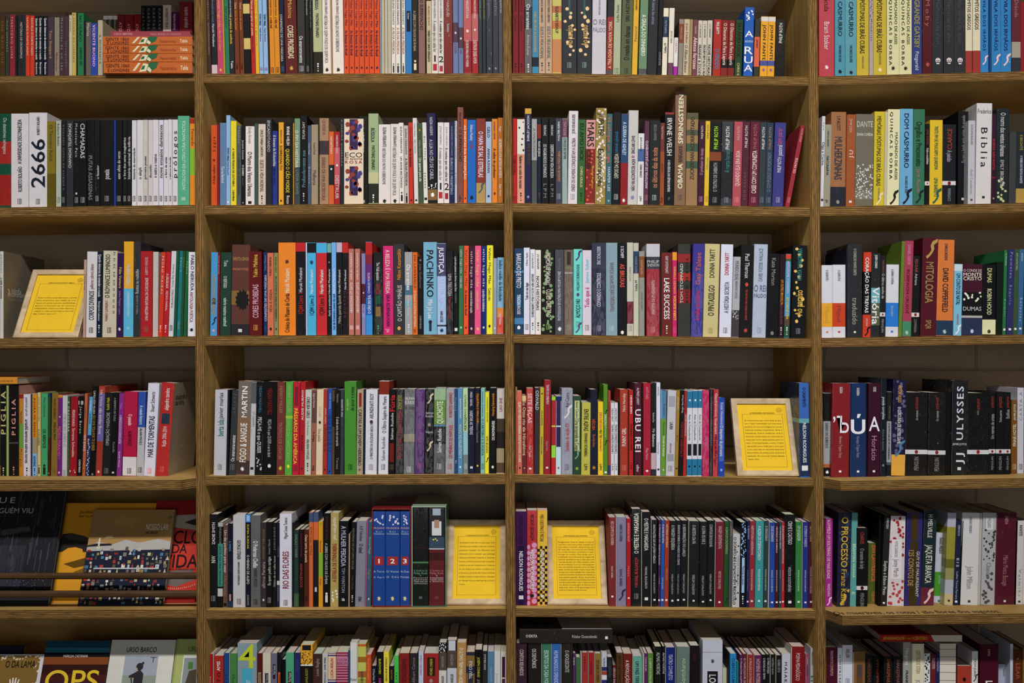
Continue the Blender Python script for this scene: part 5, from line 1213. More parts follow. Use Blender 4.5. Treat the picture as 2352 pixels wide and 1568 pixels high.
def colour_name(h):
    r, g, bl = [c/255 for c in hexrgb(h)]; mx, mn = max(r, g, bl), min(r, g, bl); s = 0 if mx == 0 else (mx-mn)/mx; v = mx
    if v < .2: return 'black' if s < .45 else {0: 'blackish red', 1: 'blackish green', 2: 'blackish blue'}[[r, g, bl].index(mx)]
    if s < .13: return 'white' if v > .8 else 'pale grey' if v > .62 else 'grey' if v > .38 else 'dark grey'
    d = mx-mn; hh = (60*((g-bl)/d % 6) if mx == r else 60*((bl-r)/d+2) if mx == g else 60*((r-g)/d+4))
    if s < .3:
        if v > .72: return 'cream' if 15 < hh < 90 else 'pale lilac' if hh > 230 else 'pale blue' if hh > 160 else 'off white'
        if hh < 75 or hh > 330: return 'beige' if v > .55 else 'brown grey'
        return ('pale ' if v > .55 else 'dark ' if v < .3 else '')+('grey green' if hh < 170 else 'blue grey' if hh < 260 else 'purple grey')
    base = 'red' if hh < 12 or hh > 345 else 'orange' if hh < 38 else 'yellow' if hh < 66 else 'green' if hh < 160 else 'teal' if hh < 190 else 'blue' if hh < 248 else 'purple' if hh < 295 else 'magenta' if hh < 330 else 'pink'
    if base in ('red', 'orange') and v < .62 and hh > 8 and hh < 45: base = 'brown'
    if base == 'yellow' and v < .6: base = 'olive'
    if base == 'red' and v > .6 and s < .62: base = 'pink'
    if base == 'orange' and s < .55: base = 'tan'
    return ('dark ' if v < .42 else 'light ' if v > .8 and s < .55 else '')+base
def make_book(b, bm, pm):
    """cover (spine, boards, printing) into bm, page block into pm; local origin at the foot of the spine."""
    g = GAIN.get(b['cell'], 1.); col = rgb(b['col'], g); w_, h_, d_ = b['w'], b['h'], min(b['d'], DEP-b['rec']-.008)
    sd = [rgb(q[1], g) for q in b['segs'] if q[0] == 'c']; cover_mesh(bm, w_, h_, d_, col, m=0, r=min(.0014, w_*.15), side=sd[0] if sd else None); t = min(.0009, w_*.2)
    pm.box((-w_/2+t+.0001, t+.0002, .0008), (w_/2-t-.0001, d_-.0018, h_-.0012), tuple(c*random.uniform(.85, 1.05) for c in PAGE[:3])+(1,), 2)
    s, oy, r = b['s'], b['oy'], b['rec']
    def Z(y): return min(max(PZ(oy+y/s, r)-b['zb'], .001), h_-.0008)
    lanes = []
    def inner(u): return u*w_
    tx = [sg for sg in b['segs'] if sg[0] in 'TtUu']
    info = {}
    for sg in tx:
        a, c = float(sg[2]), float(sg[3])
        ov = [q for q in tx if q is not sg and float(q[2]) < c-25 and float(q[3]) > a+25]; info[id(sg)] = ov
    prev = cur_ = ''
    for sg in b['segs']:
        prev, cur_ = cur_, sg[0]
        k = sg[0]; c = rgb(sg[1], g) if len(sg) > 1 else None
        try:
            if k == 'B':
                fr = min(.96, .22+.1*float(sg[4])) if len(sg) > 4 else .992
                z1, z0 = Z(float(sg[2])), Z(float(sg[3])); y = -.00016-.000015*b['segs'].index(sg)
                if fr > .98:
                    rr = min(.0014, w_*.15); out, _ = rounded_u(w_, d_, t, rr); out = out[1:-1]; e = .00008+.000015*b['segs'].index(sg)
                    ring = [(x*(1+.012), yy-e) for x, yy in out]
                    for q in range(len(ring)-1): bm.face([(ring[q][0], ring[q][1], z0), (ring[q+1][0], ring[q+1][1], z0), (ring[q+1][0], ring[q+1][1], z1), (ring[q][0], ring[q][1], z1)], c, 0)
                    dd = d_*.98
                    for sx in (-1, 1):
                        xx = sx*(w_/2+.00006+.00001*b['segs'].index(sg)); q = [(xx, .001, z0), (xx, dd, z0), (xx, dd, z1), (xx, .001, z1)]; bm.face(q if sx > 0 else q[::-1], c, 0)
                else: rect(bm, -w_*fr/2, w_*fr/2, z0, z1, y, c, 0)
            elif k == 'Q':
                z1, z0 = Z(float(sg[2])), Z(float(sg[3])); hw = min(w_*.32, max(z1-z0, .003)*.6) if z1-z0 < .012 else w_*.3; hw = min(w_*.2, .0028) if prev == 'O' else hw; rect(bm, -hw, hw, z0, z1, -.00046, c)
            elif k in 'TtUu':
                z1, z0 = Z(float(sg[2])), Z(float(sg[3])); L = z1-z0
                if L < .002: continue
                ov = info[id(sg)]; lane, off = .8, 0.
                if ov:
                    allg = sorted([sg]+ov, key=lambda q: tx.index(q)); wt = [1.5 if q[0] in 'TU' else 1. for q in allg]; i = allg.index(sg); tot = sum(wt)
                    if len(allg) > 1: lane = wt[i]/tot*.9; off = (sum(wt[:i])+wt[i]/2)/tot-.5; off *= .84
                hgt = w_*lane*(.62 if k in 'TU' else .42); hgt = min(hgt, .022)
                x = off*w_; yt = -.0005-.00003*tx.index(sg); bold = k in 'TU' or (len(sg[1]) > 1 and ' '.join(sg[4:]).isupper() and w_ > .012)
                txt = ' '.join(sg[4:])
                if k in 'Tt': put_text(bm, txt, (x, yt, z1), (0, 0, -1), (1, 0, 0), L, hgt, c, bold, 1, False, (.95*lane*w_/hgt*(.9 if ov else 1) if k in 'TU' else 1.22))
                else: put_text(bm, txt, (x, yt, z0), (0, 0, 1), (-1, 0, 0), L, hgt, c, bold, 1, False, (.95*lane*w_/hgt*(.9 if ov else 1) if k in 'TU' else 1.22))
            elif k in 'HhG':
                z1, z0 = Z(float(sg[2])), Z(float(sg[3])); put_text(bm, ' '.join(sg[4:]), (-w_*.44, -.0004, (z0+z1)/2), (1, 0, 0), (0, 0, 1), w_*.88, z1-z0, c, (2 if z1-z0 > .012 else True) if k != 'h' else False, 1, True, 1.0)
            elif k == 'L':
                zc = Z(float(sg[2])); hw, hh = min(w_*.27, .0045), .0062
                for a, bb in ((-1, -.72), (-.2, .1), (.35, .6), (.78, 1)): rect(bm, hw*a, hw*bb, zc-hh, zc+hh, -.0003, c)
                rect(bm, -hw, hw, zc-hh, zc-hh*.9, -.00032, c); rect(bm, -hw, hw, zc+hh*.9, zc+hh, -.00032, c)
            elif k == 'D':
                zc = Z(float(sg[2])); u = min(w_*.13, .0017)
                for i, q in enumerate((1.15, 1.1, .6, .85)): disc(bm, 0, zc+(1.5-i)*u*3.1, u*q, u*q, -.0003, c)
            elif k == 'A':
                zc = Z(float(sg[2])); u = w_*float(sg[3])/100; disc(bm, w_*.5-u if len(sg) > 4 else 0, zc, u, u*(1.5 if len(sg) > 4 else 1), -.0003, c, 26, .3, 3)
            elif k == 'K':
                z1, z0 = Z(float(sg[2])), Z(float(sg[3])); n = max(2, round((z1-z0)/(w_/4*1.1)))
                for i in range(n):
                    for j in range(4):
                        if (i+j) % 2: rect(bm, w_*(j/4-.5)*.98, w_*((j+1)/4-.5)*.98, z0+(z1-z0)*i/n, z0+(z1-z0)*(i+1)/n, -.0002, c)
            elif k == 'J':
                z1, z0 = Z(float(sg[2])), Z(float(sg[3])); u = w_*.26; n = int((z1-z0)/(u*2.1))
                for i in range(n):
                    disc(bm, w_*.22, z1-(i+.5)*u*2.1, u, u, -.0002, c, 18); disc(bm, -w_*.33, z1-(i+1)*u*2.1+u*.3, w_*.155, u*.9, -.0002, c, 18)
            elif k == 'F':
                z1, z0 = Z(float(sg[2])), Z(float(sg[3])); a_, b_ = float(sg[4]), float(sg[5])
                put_text(bm, ' '.join(sg[6:]), (w_/2+.0003, a_*d_, (z0+z1)/2), (0, 1, 0), (0, 0, 1), (b_-a_)*d_, z1-z0, c, True, 1, False)
            elif k == 'O': disc(bm, 0, Z(float(sg[2])), min(w_*.17, .0038), min(w_*.2, .0045), -.00042, c, 14)
            elif k == 'R': disc(bm, 0, Z(float(sg[2])), min(w_*.24, .005), min(w_*.3, .006), -.0004, c, 14, .62, int(abs(float(sg[2]))))
            elif k == 'C':
                zc = Z(float(sg[2])); u = w_*.24; disc(bm, 0, zc, u, u, -.0003, c); rect(bm, -u*.55, u*.55, zc-u*1.5, zc-u*.6, -.0003, c)
                for sx in (-1, 1): disc(bm, sx*u*.38, zc-u*.1, u*.22, u*.26, -.0004, (.03, .03, .03, 1), 8)
            elif k == 'V':
                zc = Z(float(sg[2])); u = w_*.4; P = [(u*1.1, 2.0*u), (u*.3, 1.6*u), (0, .9*u), (.15*u, .2*u), (-.2*u, -.4*u), (-.7*u, -.8*u), (-.9*u, -1.3*u), (-.5*u, -1.2*u), (-.1*u, -.8*u), (.35*u, -.2*u), (.6*u, .4*u), (.5*u, 1.0*u), (u*1.1, 1.5*u)]
                z_ = min(max(zc, 1.35*u+.001), h_-2.05*u-.001)
                for i in range(1, 6):
                    a, bq, c2, dq = P[i-1], P[i], P[12-i], P[13-i]
                    bm.face([(a[0], -.0004, z_+a[1]), (bq[0], -.0004, z_+bq[1]), (c2[0], -.0004, z_+c2[1]), (dq[0], -.0004, z_+dq[1])], c, 1)
            elif k == 'S':
                z1, z0 = Z(float(sg[2])), Z(float(sg[3])); n = int(sg[4]) if len(sg) > 4 else 12; rnd = random.Random(n+int(abs(b['x0'])))
                area = w_*(z1-z0)/max(n, 1); u = min(math.sqrt(area)*.30, w_*.2)
                if n <= 16 and u > w_*.12: u = w_*.12
                for i in range(n):
                    zz = z0+(i+.5)/n*(z1-z0); xx = rnd.uniform(-.5, .5)*(w_-2.2*u); e = rnd.uniform(.7, 1.15)*u
                    zz = min(max(zz, e*1.3+.0005), h_-e*1.3-.0005); disc(bm, xx, zz, e, e*rnd.uniform(.8, 1.25), -.00036-.00001*(i % 5), c, 9, .12, i)
        except (ValueError, IndexError) as ex: raise ValueError(str(sg))
ORD = ['first', 'second', 'third', 'fourth', 'fifth', 'sixth', 'seventh', 'eighth', 'ninth']
CARD = ['none', 'one', 'two', 'three', 'four', 'five', 'six', 'seven', 'eight', 'nine', 'ten']
order = sorted(range(len(BOOKS)), key=lambda i: -BOOKS[i]['area'])
NTOP = 291
keep = set(order[:NTOP])
def short(t, n=5): return ' '.join(t.split()[:n])
def size_word(b): return 'slim' if b['pxw'] < 9.5 else 'thick' if b['pxw'] > 22 else ''
# labels
LAB = {}
for i in keep:
    b = BOOKS[i]; bay, row = b['cell']; w0 = ('film-wrapped ' if b['wrap'] else '')+colour_name(b['col'])
    lo = i
    while BOOKS[lo]['copy'] and BOOKS[lo]['copy'] and lo > 0: lo -= 1
    hi = lo
    while hi+1 < len(BOOKS) and BOOKS[hi+1]['cell'] == b['cell'] and BOOKS[hi+1]['copy'] and BOOKS[hi+1]['title'] == b['title']: hi += 1
    nc = hi-lo+1 if b['copy'] or hi > lo else 1
    where = f"{ROWN[row]} of the {BAYN[bay]}"
    def ref(j, avoid=False):
        q = BOOKS[j]; return colour_name(q['col'])
    if b.get('desc'): L_ = b['desc']+(f', {ORD[i-lo]} of {CARD[nc]} alike' if nc > 1 and not b.get('exact') else '')+f', {ROWN[row]}, {BAYN[bay]}'
    elif b['title'] and nc > 1: L_ = f"{w0} book lettered {short(b['title'],4)}, {ORD[i-lo]} of {CARD[nc]} alike, {ROWN[row]}, {BAYN[bay]}"
    elif b['title']: L_ = f"{w0} book lettered {short(b['title'],4)}, {where}"
    else:
        nb = [j for j in (i-1, i+1) if 0 <= j < len(BOOKS) and BOOKS[j]['cell'] == b['cell']]
        nt_ = [j for j in nb if BOOKS[j]['title']]
        if nt_: L_ = f"{w0} book beside the one lettered {short(BOOKS[nt_[-1]]['title'],3)}, {ROWN[row]}, {BAYN[bay]}"
        elif len(nb) == 2: L_ = f"{w0} book between {ref(nb[0])} and {ref(nb[1])} ones, {ROWN[row]}, {BAYN[bay]}"
        else: L_ = f"{w0} book beside a {ref(nb[0])} one at the row's end, {ROWN[row]}, {BAYN[bay]}"
    LAB[i] = L_
seen = {}
for i in sorted(keep): seen.setdefault(re.sub(r'\d', '', LAB[i]).lower(), []).append(i)
for k_, v in seen.items():
    if len(v) < 2: continue
    used_ = set()
    for n_, i in enumerate(v):
        b = BOOKS[i]; sw = sorted(v, key=lambda j: -BOOKS[j]['pxw']); x = 'thickest' if i == sw[0] and len(v) == 2 else 'thinner' if len(v) == 2 else ['thickest', 'middling', 'thinnest', 'slimmest'][min(3, sw.index(i))]
        if len(v) == 2: x = 'thicker' if i == sw[0] else 'thinner'
        LAB[i] = x+' '+LAB[i]
for i in keep:
    w_ = LAB[i].split()
    if len(w_) > 16: LAB[i] = LAB[i].replace(' of the ', ', ').replace('film-wrapped ', 'wrapped ')
rest = MB(); nrest = 0
for i, b in enumerate(BOOKS):
    random.seed(i); rot = -math.atan(b['k']/1000); loc = (b['xc'], b['rec']+.0005*((i*7) % 5-2), b['zb'])
    wrapm = M_WRAP if b['wrap'] else M_COVER
    if i in keep:
        bm, pm = MB(), MB(); make_book(b, bm, pm); root = empty('book', loc, (0, rot, 0))
        tag(root, LAB[i], 'book', f"books on the {ROWN[b['cell'][1]]} of the {BAYN[b['cell'][0]]}")
        bm.build('cover', [wrapm, M_PRINT, M_PAGES], root); pm.build('pages', [M_PAGES]*1, root)
    elif b['area'] > 0:
        bm = MB(); make_book(b, bm, bm)
        if b['wrap']: bm.m = [3 if q == 0 else q for q in bm.m]
        rest.add(bm, Matrix.Translation(loc) @ Matrix.Rotation(rot, 4, 'Y')); nrest += 1
tag(rest.build('books', [M_COVER, M_PRINT, M_PAGES, M_WRAP]), 'slimmer books filling the rows between the larger ones on all shelves', kind='stuff')  # also holds page edges and gap strips, built as tiny books
# ---------------------------------------------------------------- books lying flat
def flat_book(x0, x1, y0, y1, rec, d_, col, segs, label, z=None, tilt=0., wrap=False, pagecol=PAGE, topc=None, tops=()):
    """lies with its spine to the room: image box x0..x1, y0..y1 on the plane rec behind the front"""
    X0, X1, Z1, Z0 = PX(x0, rec), PX(x1, rec), PZ(y0, rec), PZ(y1, rec)
    if z is not None: Z0, Z1 = z, z+(Z1-Z0)
    L, T = X1-X0, Z1-Z0; bm, pm = MB(), MB(); cover_mesh(bm, T, L, d_, rgb(col), m=0)
    R = Matrix(((0, 0, 1, 0), (0, 1, 0, 0), (-1, 0, 0, 0), (0, 0, 0, 1)))          # spine turned on its side: local z -> x, x -> -z
    out = MB(); out.add(bm, Matrix.Translation((-L/2, 0, T/2)) @ R)
    pm.box((-L/2+.002, .0012, .001), (L/2-.002, d_-.003, T-.001), pagecol)
    for sg in segs:
        k = sg[0]; c = rgb(sg[1])
        if k != 'P': a, bb = PX(sg[2], rec)-X0-L/2, PX(sg[3], rec)-X0-L/2
        if k == 'B': rect(out, a, bb, T*.03, T*.97, -.0002, c)
        elif k == 'T': put_text(out, sg[6], (a, -.0004, T*(sg[4]+sg[5])/2), (1, 0, 0), (0, 0, 1), bb-a, T*(sg[5]-sg[4]), c, len(sg) > 7, 1, True)
        elif k == 'P': out.face([(PX(p, rec)-X0-L/2, -.0003-.00006*segs.index(sg), T*q) for p, q in sg[2]], c, 1)
    for sg in tops:
        out.face([(L*p-L/2, d_*q, T+.0002) for p, q in sg[1]], rgb(sg[0]), 1)
    root = empty('book', ((X0+X1)/2, rec, Z0), (0, tilt, 0)); tag(root, label, 'book')
    out.build('cover', [M_WRAP if wrap else M_COVER, M_PRINT], root); pm.build('pages', [M_PAGES], root); return Z0+T
zt = shelf_top(1, 1, -.83)+.0004
rowsy = [(142.9, 168.5), (123.7, 142.9), (104.6, 123.7), (84.5, 104.6)]
pos = ['at the bottom of the flat pile', 'second up in the flat pile', 'third up in the flat pile', 'topmost orange one under the rose book']
for n_, (ya, yb) in enumerate(rowsy):
    o_ = (1.5, .8, .3, 0)[n_]
    def fig(dx, pts): return [(p+dx, q) for p, q in pts]
    segs = [('T', '6c2414', 242+o_, 296+o_, .52, .84, 'GENTE 1860', 1), ('T', '6c2414', 246+o_, 296+o_, .14, .46, 'É LONDRES', 1),
            ('P', '2c7048', [(338+o_, .02), (358+o_, .5), (362+o_, .98), (345+o_, .98), (330+o_, .75)]),
            ('P', 'e8dcb8', [(303+o_, .2), (309+o_, .22), (322+o_, .92), (316+o_, .92)]), ('P', 'e8dcb8', [(318+o_, .1), (334+o_, .18), (340+o_, .8), (328+o_, .9)]),
            ('P', 'e8dcb8', [(336+o_, .3), (344+o_, .05), (347+o_, .3), (340+o_, .6)]), ('P', '2c7048', [(322+o_, .3), (330+o_, .35), (332+o_, .7), (326+o_, .65)]),
            ('T', '94401c', 366+o_, 404+o_, .3, .62, 'Vasconcelos'), ('T', 'f0dcb8', 413+o_, 431+o_, .3, .68, 'Tabla', 1)]
    zt = flat_book(236+o_*1.3, 441.6, ya, yb, -.010, .122, 'c86c28', segs, f'orange book with green drawing on its spine, {pos[n_]}', z=zt)+.0002
flat_book(255, 437, 71, 84.3, -.006, .118, 'a04450', [('T', 'd89a98', 262, 305, .3, .7, 'CARTA LIBERTINA', 1), ('T', 'd89a98', 345, 415, .3, .6, 'MARY ENTRE OS OUTROS')], 'rose red book lying on top of the orange flat pile', z=zt)
# O IDIOTA, lying on the upright books of the lowest visible shelf
zi = PZ(1474.2, .03)
flat_book(1193, 1407, 1441, 1473, .022, .15, '2c2824', [('T', 'ddd', 1208, 1234, .42, .62, 'O IDIOTA', 1), ('T', 'ccc', 1314, 1371, .38, .58, 'Fiódor Dostoiévski'), ('B', '2c2824', 1200, 1201), ('P', 'f0f0f0', [(1390, .3), (1396, .3), (1396, .5), (1390, .5)])],
          'thick black film-wrapped book lying flat on five upright books, lowest visible shelf', wrap=True, z=zi, tops=[('c8c4bc', [(.46, .02), (.995, .02), (.995, .99), (.40, .99)]), ('686460', [(.02, .1), (.42, .05), (.40, .12), (.04, .16)])])
flat_book(2021, 2210, 1455, 1471, .028, .135, 'b02418', [('T', 'e8b828', 2028, 2078, .3, .75, 'APANHADOR', 1), ('T', 'e8b828', 2080, 2097, .4, .65, 'no campo de'), ('T', 'e8b828', 2098, 2130, .3, .75, 'CENTEIO', 1), ('P', 'd8d0c0', [(2146, .03), (2209.5, .03), (2209.5, .97), (2138, .97)]), ('T', '333', 2154, 2168, .3, .5, 'SALINGER'), ('T', '222', 2186, 2203, .35, .65, '●●••', 1)],
          'red and cream book lying flat on upright books, lowest visible shelf, fourth bay', z=PZ(1473.4, .028), tops=[('8c1810', [(.02, .02), (.6, .02), (.45, .98), (.02, .98)]), ('ccc4b4', [(.62, .02), (.99, .02), (.99, .98), (.5, .98)])])
flat_book(-150, 40, 865, 880.5, .03, .15, 'e0982c', [('T', '7a4410', -60, 30, .35, .6, 'CONTRA A INTERPRETAÇÃO DOS AFETOS')], 'orange book lying flat across the upright black books, fourth shelf, first bay', z=PZ(881.6, .03))
# ---------------------------------------------------------------- framed notices
NOT = [dict(px=(28, 178, 773), top=618, r=(.012, .10), title='AMÉRICA LATINA DE PEITO ABERTO', lines=['Vamos em peito e pulso aberto para os autores', 'latino americanos, uma coleção de livros', 'lançam em prosa e poesia, possibilidades', 'geniais e concedores de histórias', 'arrebatadoras. Dentro de todos dispostos,', 'qualquer um deles permitirá que ao final você', 'diga, confesso que eu li!'], y0=.60, dy=.046, lab='pine-framed yellow notice leaning beside a grey-covered book, third shelf, first bay', tilt=0),
       dict(px=(1695, 1837, 1090), top=914, r=(.020, .085), title='A TRINCHEIRA DE CACILDA', lines=['Ao encontrarmos este imóvel dando de cara,', 'com o Teatro Cacilda Becker, por muito tempo', 'pensamos em como homenagearmos uma das', 'maiores artistas brasileiras. Arte é', 'resistência. Arte é resiliência. Arte é', 'existência. Cacilda esteve em cada artista do', 'nosso país. O foco deste pequeno palco é o', 'teatro. A luz expande para o cinema. O palco', 'cabe também para o violão, para o circo e para', 'o circo, para cada uma das partes deste todo.', 'Esta trincheira de artistas é uma semente em', 'expansão. Em nome de Cacilda. Becker.', 'Teatro. Arte.'], y0=.75, dy=.0485, lab='pine-framed yellow notice beside a big blue book, fourth shelf of the third bay', tilt=0),
       dict(px=(1025, 1162, 1377), top=1192.5, r=(.028, .11), title='O GRANDE IRMÃO DO NORTE', lines=['Os Estados Unidos são um país ímpar. Com', 'fortíssima produção cultural e intensa', 'presença mundial, nos oferecem uma', 'literatura rica e variada, que abrange', 'clássicos imortais tratando a natureza', 'humana e pérolas populares que conquistam', 'milhões de leitores imediatamente. Criadores', 'de uma estética que mescla o jornalismo com', 'a literatura, a prosa de não ficção americana', 'também encanta e seduz leitores. Descubra', 'um destes livros e desfrute de um bom', 'momento.'], y0=.76, dy=.0515, lab='framed yellow notice standing beside the boxed sets, fifth shelf of the second bay', tilt=0),
       dict(px=(1258, 1396, 1379), top=1194, r=(.028, .11), title='DOS RUSSOS QUE AMAMOS', lines=['Antigamente, havia um ditado: a coisa tá', 'russa! Era a senha para se fazer entender que', 'tudo estava complicado, dando errado, que', 'não havia saída, num tempo em que a Rússia', 'era a União Soviética e simbolizava o maior', 'inimigo do mundo. Mais tarde, com a', 'proliferação dos professores de origens das', 'palavras, aprendemos que a coisa estava era', 'ruça (pardacenta, sem brilho, perigosa, cheia', 'de adversidades). E se hoje você perguntar', 'para uma pessoa ucraniana como as coisas', 'estão, ela dirá que estão russas e ruças. Mas', 'eis aqui uma (boa) seleção dos russos que', 'amamos! E também de textos de viajantes às', 'suas estepes geladas. Berço de grandes', 'prosadores, pátria de psicanalistas anteriores', 'à própria psicanálise, todo o leste europeu', 'nos oferece uma vasta gama de histórias e um', 'ainda mais vasto rol de personagens com', 'todos os atributos morais humanos.'], y0=.775, dy=.0345, lab='pine-framed yellow notice between a checked yellow book and a brownish one, fifth shelf', tilt=0)]
for q in NOT:
    xa, xb, yb = q['px']; r0, r1 = q['r']; Xa, Xb = PX(xa, r0), PX(xb, r0); Zb = PZ(yb, r0)
    bay = 1 if xa < 400 else 2 if xa < 1170 else 3; row = 3 if bay == 1 else 4 if yb < 1200 else 5
    Zb = shelf_top(bay, row, (Xa+Xb)/2)+.0025
    Zt = PZ(q['top'], r1); W = Xb-Xa; Hh = math.hypot(Zt-Zb, r1-r0); ang = -math.atan2(r1-r0, Zt-Zb)
    mw, md = .0135, .013; fm = MB()
    O = [(-W/2, 0), (W/2, 0), (W/2, Hh), (-W/2, Hh)]; I = [(-W/2+mw, mw), (W/2-mw, mw), (W/2-mw, Hh-mw), (-W/2+mw, Hh-mw)]
    for i in range(4):
        j = (i+1) % 4; a, b_, c_, d__ = O[i], O[j], I[j], I[i]; k1 = .25; e1 = [a[0]+(d__[0]-a[0])*k1, a[1]+(d__[1]-a[1])*k1]; e2 = [b_[0]+(c_[0]-b_[0])*k1, b_[1]+(c_[1]-b_[1])*k1]
        wcol = (1, 1, 1, 1); P = lambda p, y: (p[0], y, p[1])
        fm.face([P(a, .0015), P(b_, .0015), P(e2, 0), P(e1, 0)], wcol); fm.face([P(e1, 0), P(e2, 0), P(c_, .0018), P(d__, .0018)], wcol)
        fm.face([P(d__, .0018), P(c_, .0018), P(c_, .006), P(d__, .006)], wcol); fm.face([P(b_, .0015), P(a, .0015), P(a, md), P(b_, md)], wcol)
    fm.face([(O[k_][0], md, O[k_][1]) for k_ in (3, 2, 1, 0)], (1, 1, 1, 1))
    root = empty('framed_notice', ((Xa+Xb)/2, r0, Zb), (ang, 0, 0)); tag(root, q['lab'], 'framed notice', 'pine-framed yellow notices on the shelves')
    fm.build('picture_frame', [M_PINE], root)
    sm = MB(); yel = rgb('efc60a'); ink = rgb('2a2410'); iw, ih = W-2*mw, Hh-2*mw
    sm.box((-iw/2, .0052, mw), (iw/2, .0066, Hh-mw), yel, 0)
    def sx(u): return -iw/2+u*iw
    def sz(v): return mw+v*ih
    put_text(sm, q['title'], (sx(.25), .0049, sz(.862)), (1, 0, 0), (0, 0, 1), iw*.5, .0032, ink, True, 0, True)
    for (u0, u1, v0, v1) in ((.09, .91, .843, .8455), (.09, .91, .052, .0545), (.09, .0945, .052, .8455), (.9055, .91, .052, .8455)):
        rect(sm, sx(u0), sx(u1), sz(v0), sz(v1), .0050, ink, 0)
    for n_, ln in enumerate(q['lines']):
        full = n_ < len(q['lines'])-1
        put_text(sm, ln, (sx(.125), .0049, sz(q['y0']-n_*q['dy'])), (1, 0, 0), (0, 0, 1), iw*(.755 if full else .755*len(ln)/44), .0021, ink, False, 0, False)
    cx_, cz_ = sx(.855), sz(.91); R_ = .0058
    ring = 'LIVRARIA BECKER GALERIA '
    for n_ in range(20):                                # round stamp
        a = n_/20*2*math.pi; ch = ring[n_ % len(ring)]
        put_text(sm, ch if ch != ' ' else '.', (cx_+R_*math.cos(a)-.0005*math.sin(a), .0049, cz_+R_*math.sin(a)+.0005*math.cos(a)), (math.sin(a), 0, -math.cos(a)), (math.cos(a), 0, math.sin(a)), .0012, .0014, ink, True, 0, False)
    for rr_, th in ((.0032, .0004), (.0014, .0004)):
        for n_ in range(16):
            a, b2 = n_/16*2*math.pi, (n_+1)/16*2*math.pi
            if rr_ < .002 and n_ < 2: continue
            sm.face([(cx_+s_*math.cos(t_), .0049, cz_+s_*math.sin(t_)) for s_, t_ in ((rr_, a), (rr_+th, a), (rr_+th, b2), (rr_, b2))], ink, 0)
    sm.build('notice_sheet', [M_PAPER], root)
# ---------------------------------------------------------------- boxed sets
def slipcase(x0, x1, ytop, rec, d_, col, label, colt=None):
    X0, X1 = PX(x0, rec), PX(x1, rec); zb = shelf_top(2, 5, (X0+X1)/2)+.0004; H_ = PZ(ytop, rec)-zb; t = .0022; W = X1-X0
    m = MB(); c = rgb(col); c2 = rgb(colt or col)
    m.box((-W/2, 0, 0), (W/2, d_, t), c); m.box((-W/2, 0, H_-t), (W/2, d_, H_), c2); m.box((-W/2, 0, t), (-W/2+t, d_, H_-t), c2); m.box((W/2-t, 0, t), (W/2, d_, H_-t), c); m.box((-W/2+t, d_-t, t), (W/2-t, d_, H_-t), c)
    o = m.build('slipcase', [M_WRAP], loc=((X0+X1)/2, rec, zb)); tag(o, label, 'slipcase', 'slipcases of boxed sets'); return zb+t
zv = slipcase(854, 943.6, 1167.5, .02, .16, '8c1820', 'dark red slipcase holding three blue volumes, fifth shelf, second bay')
def volume(x0, x1, ytop, rec, col, segs, label, zb):
    b = dict(cell=(2, 5), x0=x0, x1=x1, top=ytop, col=col, segs=[s.split(' ') for s in segs], ox=810, oy=1140, s=5.809, rec=rec, wrap=True, d=.15)
    b['X0'], b['X1'] = PX(810+x0/5.809, rec), PX(810+x1/5.809, rec); b['xc'] = (b['X0']+b['X1'])/2; b['w'] = b['X1']-b['X0']-.0003; b['zb'] = zb+.0003
    b['h'] = PZ(1140+ytop/5.809, rec)-b['zb']; bm, pm = MB(), MB(); make_book(b, bm, pm)
    root = empty('book', (b['xc'], rec, b['zb'])); tag(root, label, 'book'); bm.build('cover', [M_WRAP, M_PRINT], root); pm.build('pages', [M_PAGES], root)
def vol(n, x0, x1, l1, l2):
    return volume(x0, x1, 198, .0215, '184c9c', ['S dde 250 380 9', 'h d8b0a0 408 432 MUSASHI', 'h bcd 458 478 Eiji', 'h bcd 486 506 Yoshikawa', 'B b03030 800 915 5', f'H fff 830 890 {n}', f'h bcd 985 1012 {l1}', f'h bcd 1058 1085 {l2}', 'R e8dca0 1362'], f'blue volume numbered {["one","two","three"][n-1]} inside the dark red slipcase, fifth shelf', zv)
vol(1, 269, 434, 'A Terra', 'A Água'); vol(2, 436, 629, 'O Vento', 'O Céu'); vol(3, 632, 762, 'As Duas', 'Forças')
zv = slipcase(945.2, 1024.4, 1162.5, .018, .165, '507868', 'pale green film-wrapped slipcase holding a black and a red volume, fifth shelf', 'a0b8a0')
volume(801, 1012, 152, .0195, '1a1a1a', ['B 3c201c 680 690', 'B 54885c 868 890', 'B 182418 890 1440', 'h 6a9a84 970 1000 A América de', 'H 6a9a84 1008 1035 Philip Roth', 'h eee 1045 1062 1', 'h dcc 1072 1092 Pastoral', 'h dcc 1098 1116 americana', 'h dcc 1122 1140 Casei com um', 'h dcc 1148 1166 comunista', 'Q 667 1330 1365'], 'black volume with a green band inside the pale green slipcase, fifth shelf', zv)
volume(1018, 1224, 152, .0195, '6c2428', ['B 2c2830 152 540', 'B a8b8c8 160 250 3', 'B d8dce0 330 520 4', 'B b89078 310 420 1', 'B 405468 540 690', 'B c8ccd4 690 705', 'B 481c1c 750 850', 'S ecd860 560 590 3', 'h b87478 970 1000 A América de', 'H b87478 1008 1035 Philip Roth', 'h eee 1045 1062 2', 'h dcc 1072 1092 A marca humana', 'h dcc 1098 1116 Complô contra', 'h dcc 1122 1140 a América', 'Q 844 1330 1365'], 'dark red volume with a pictured top inside the pale green slipcase, fifth shelf', zv)
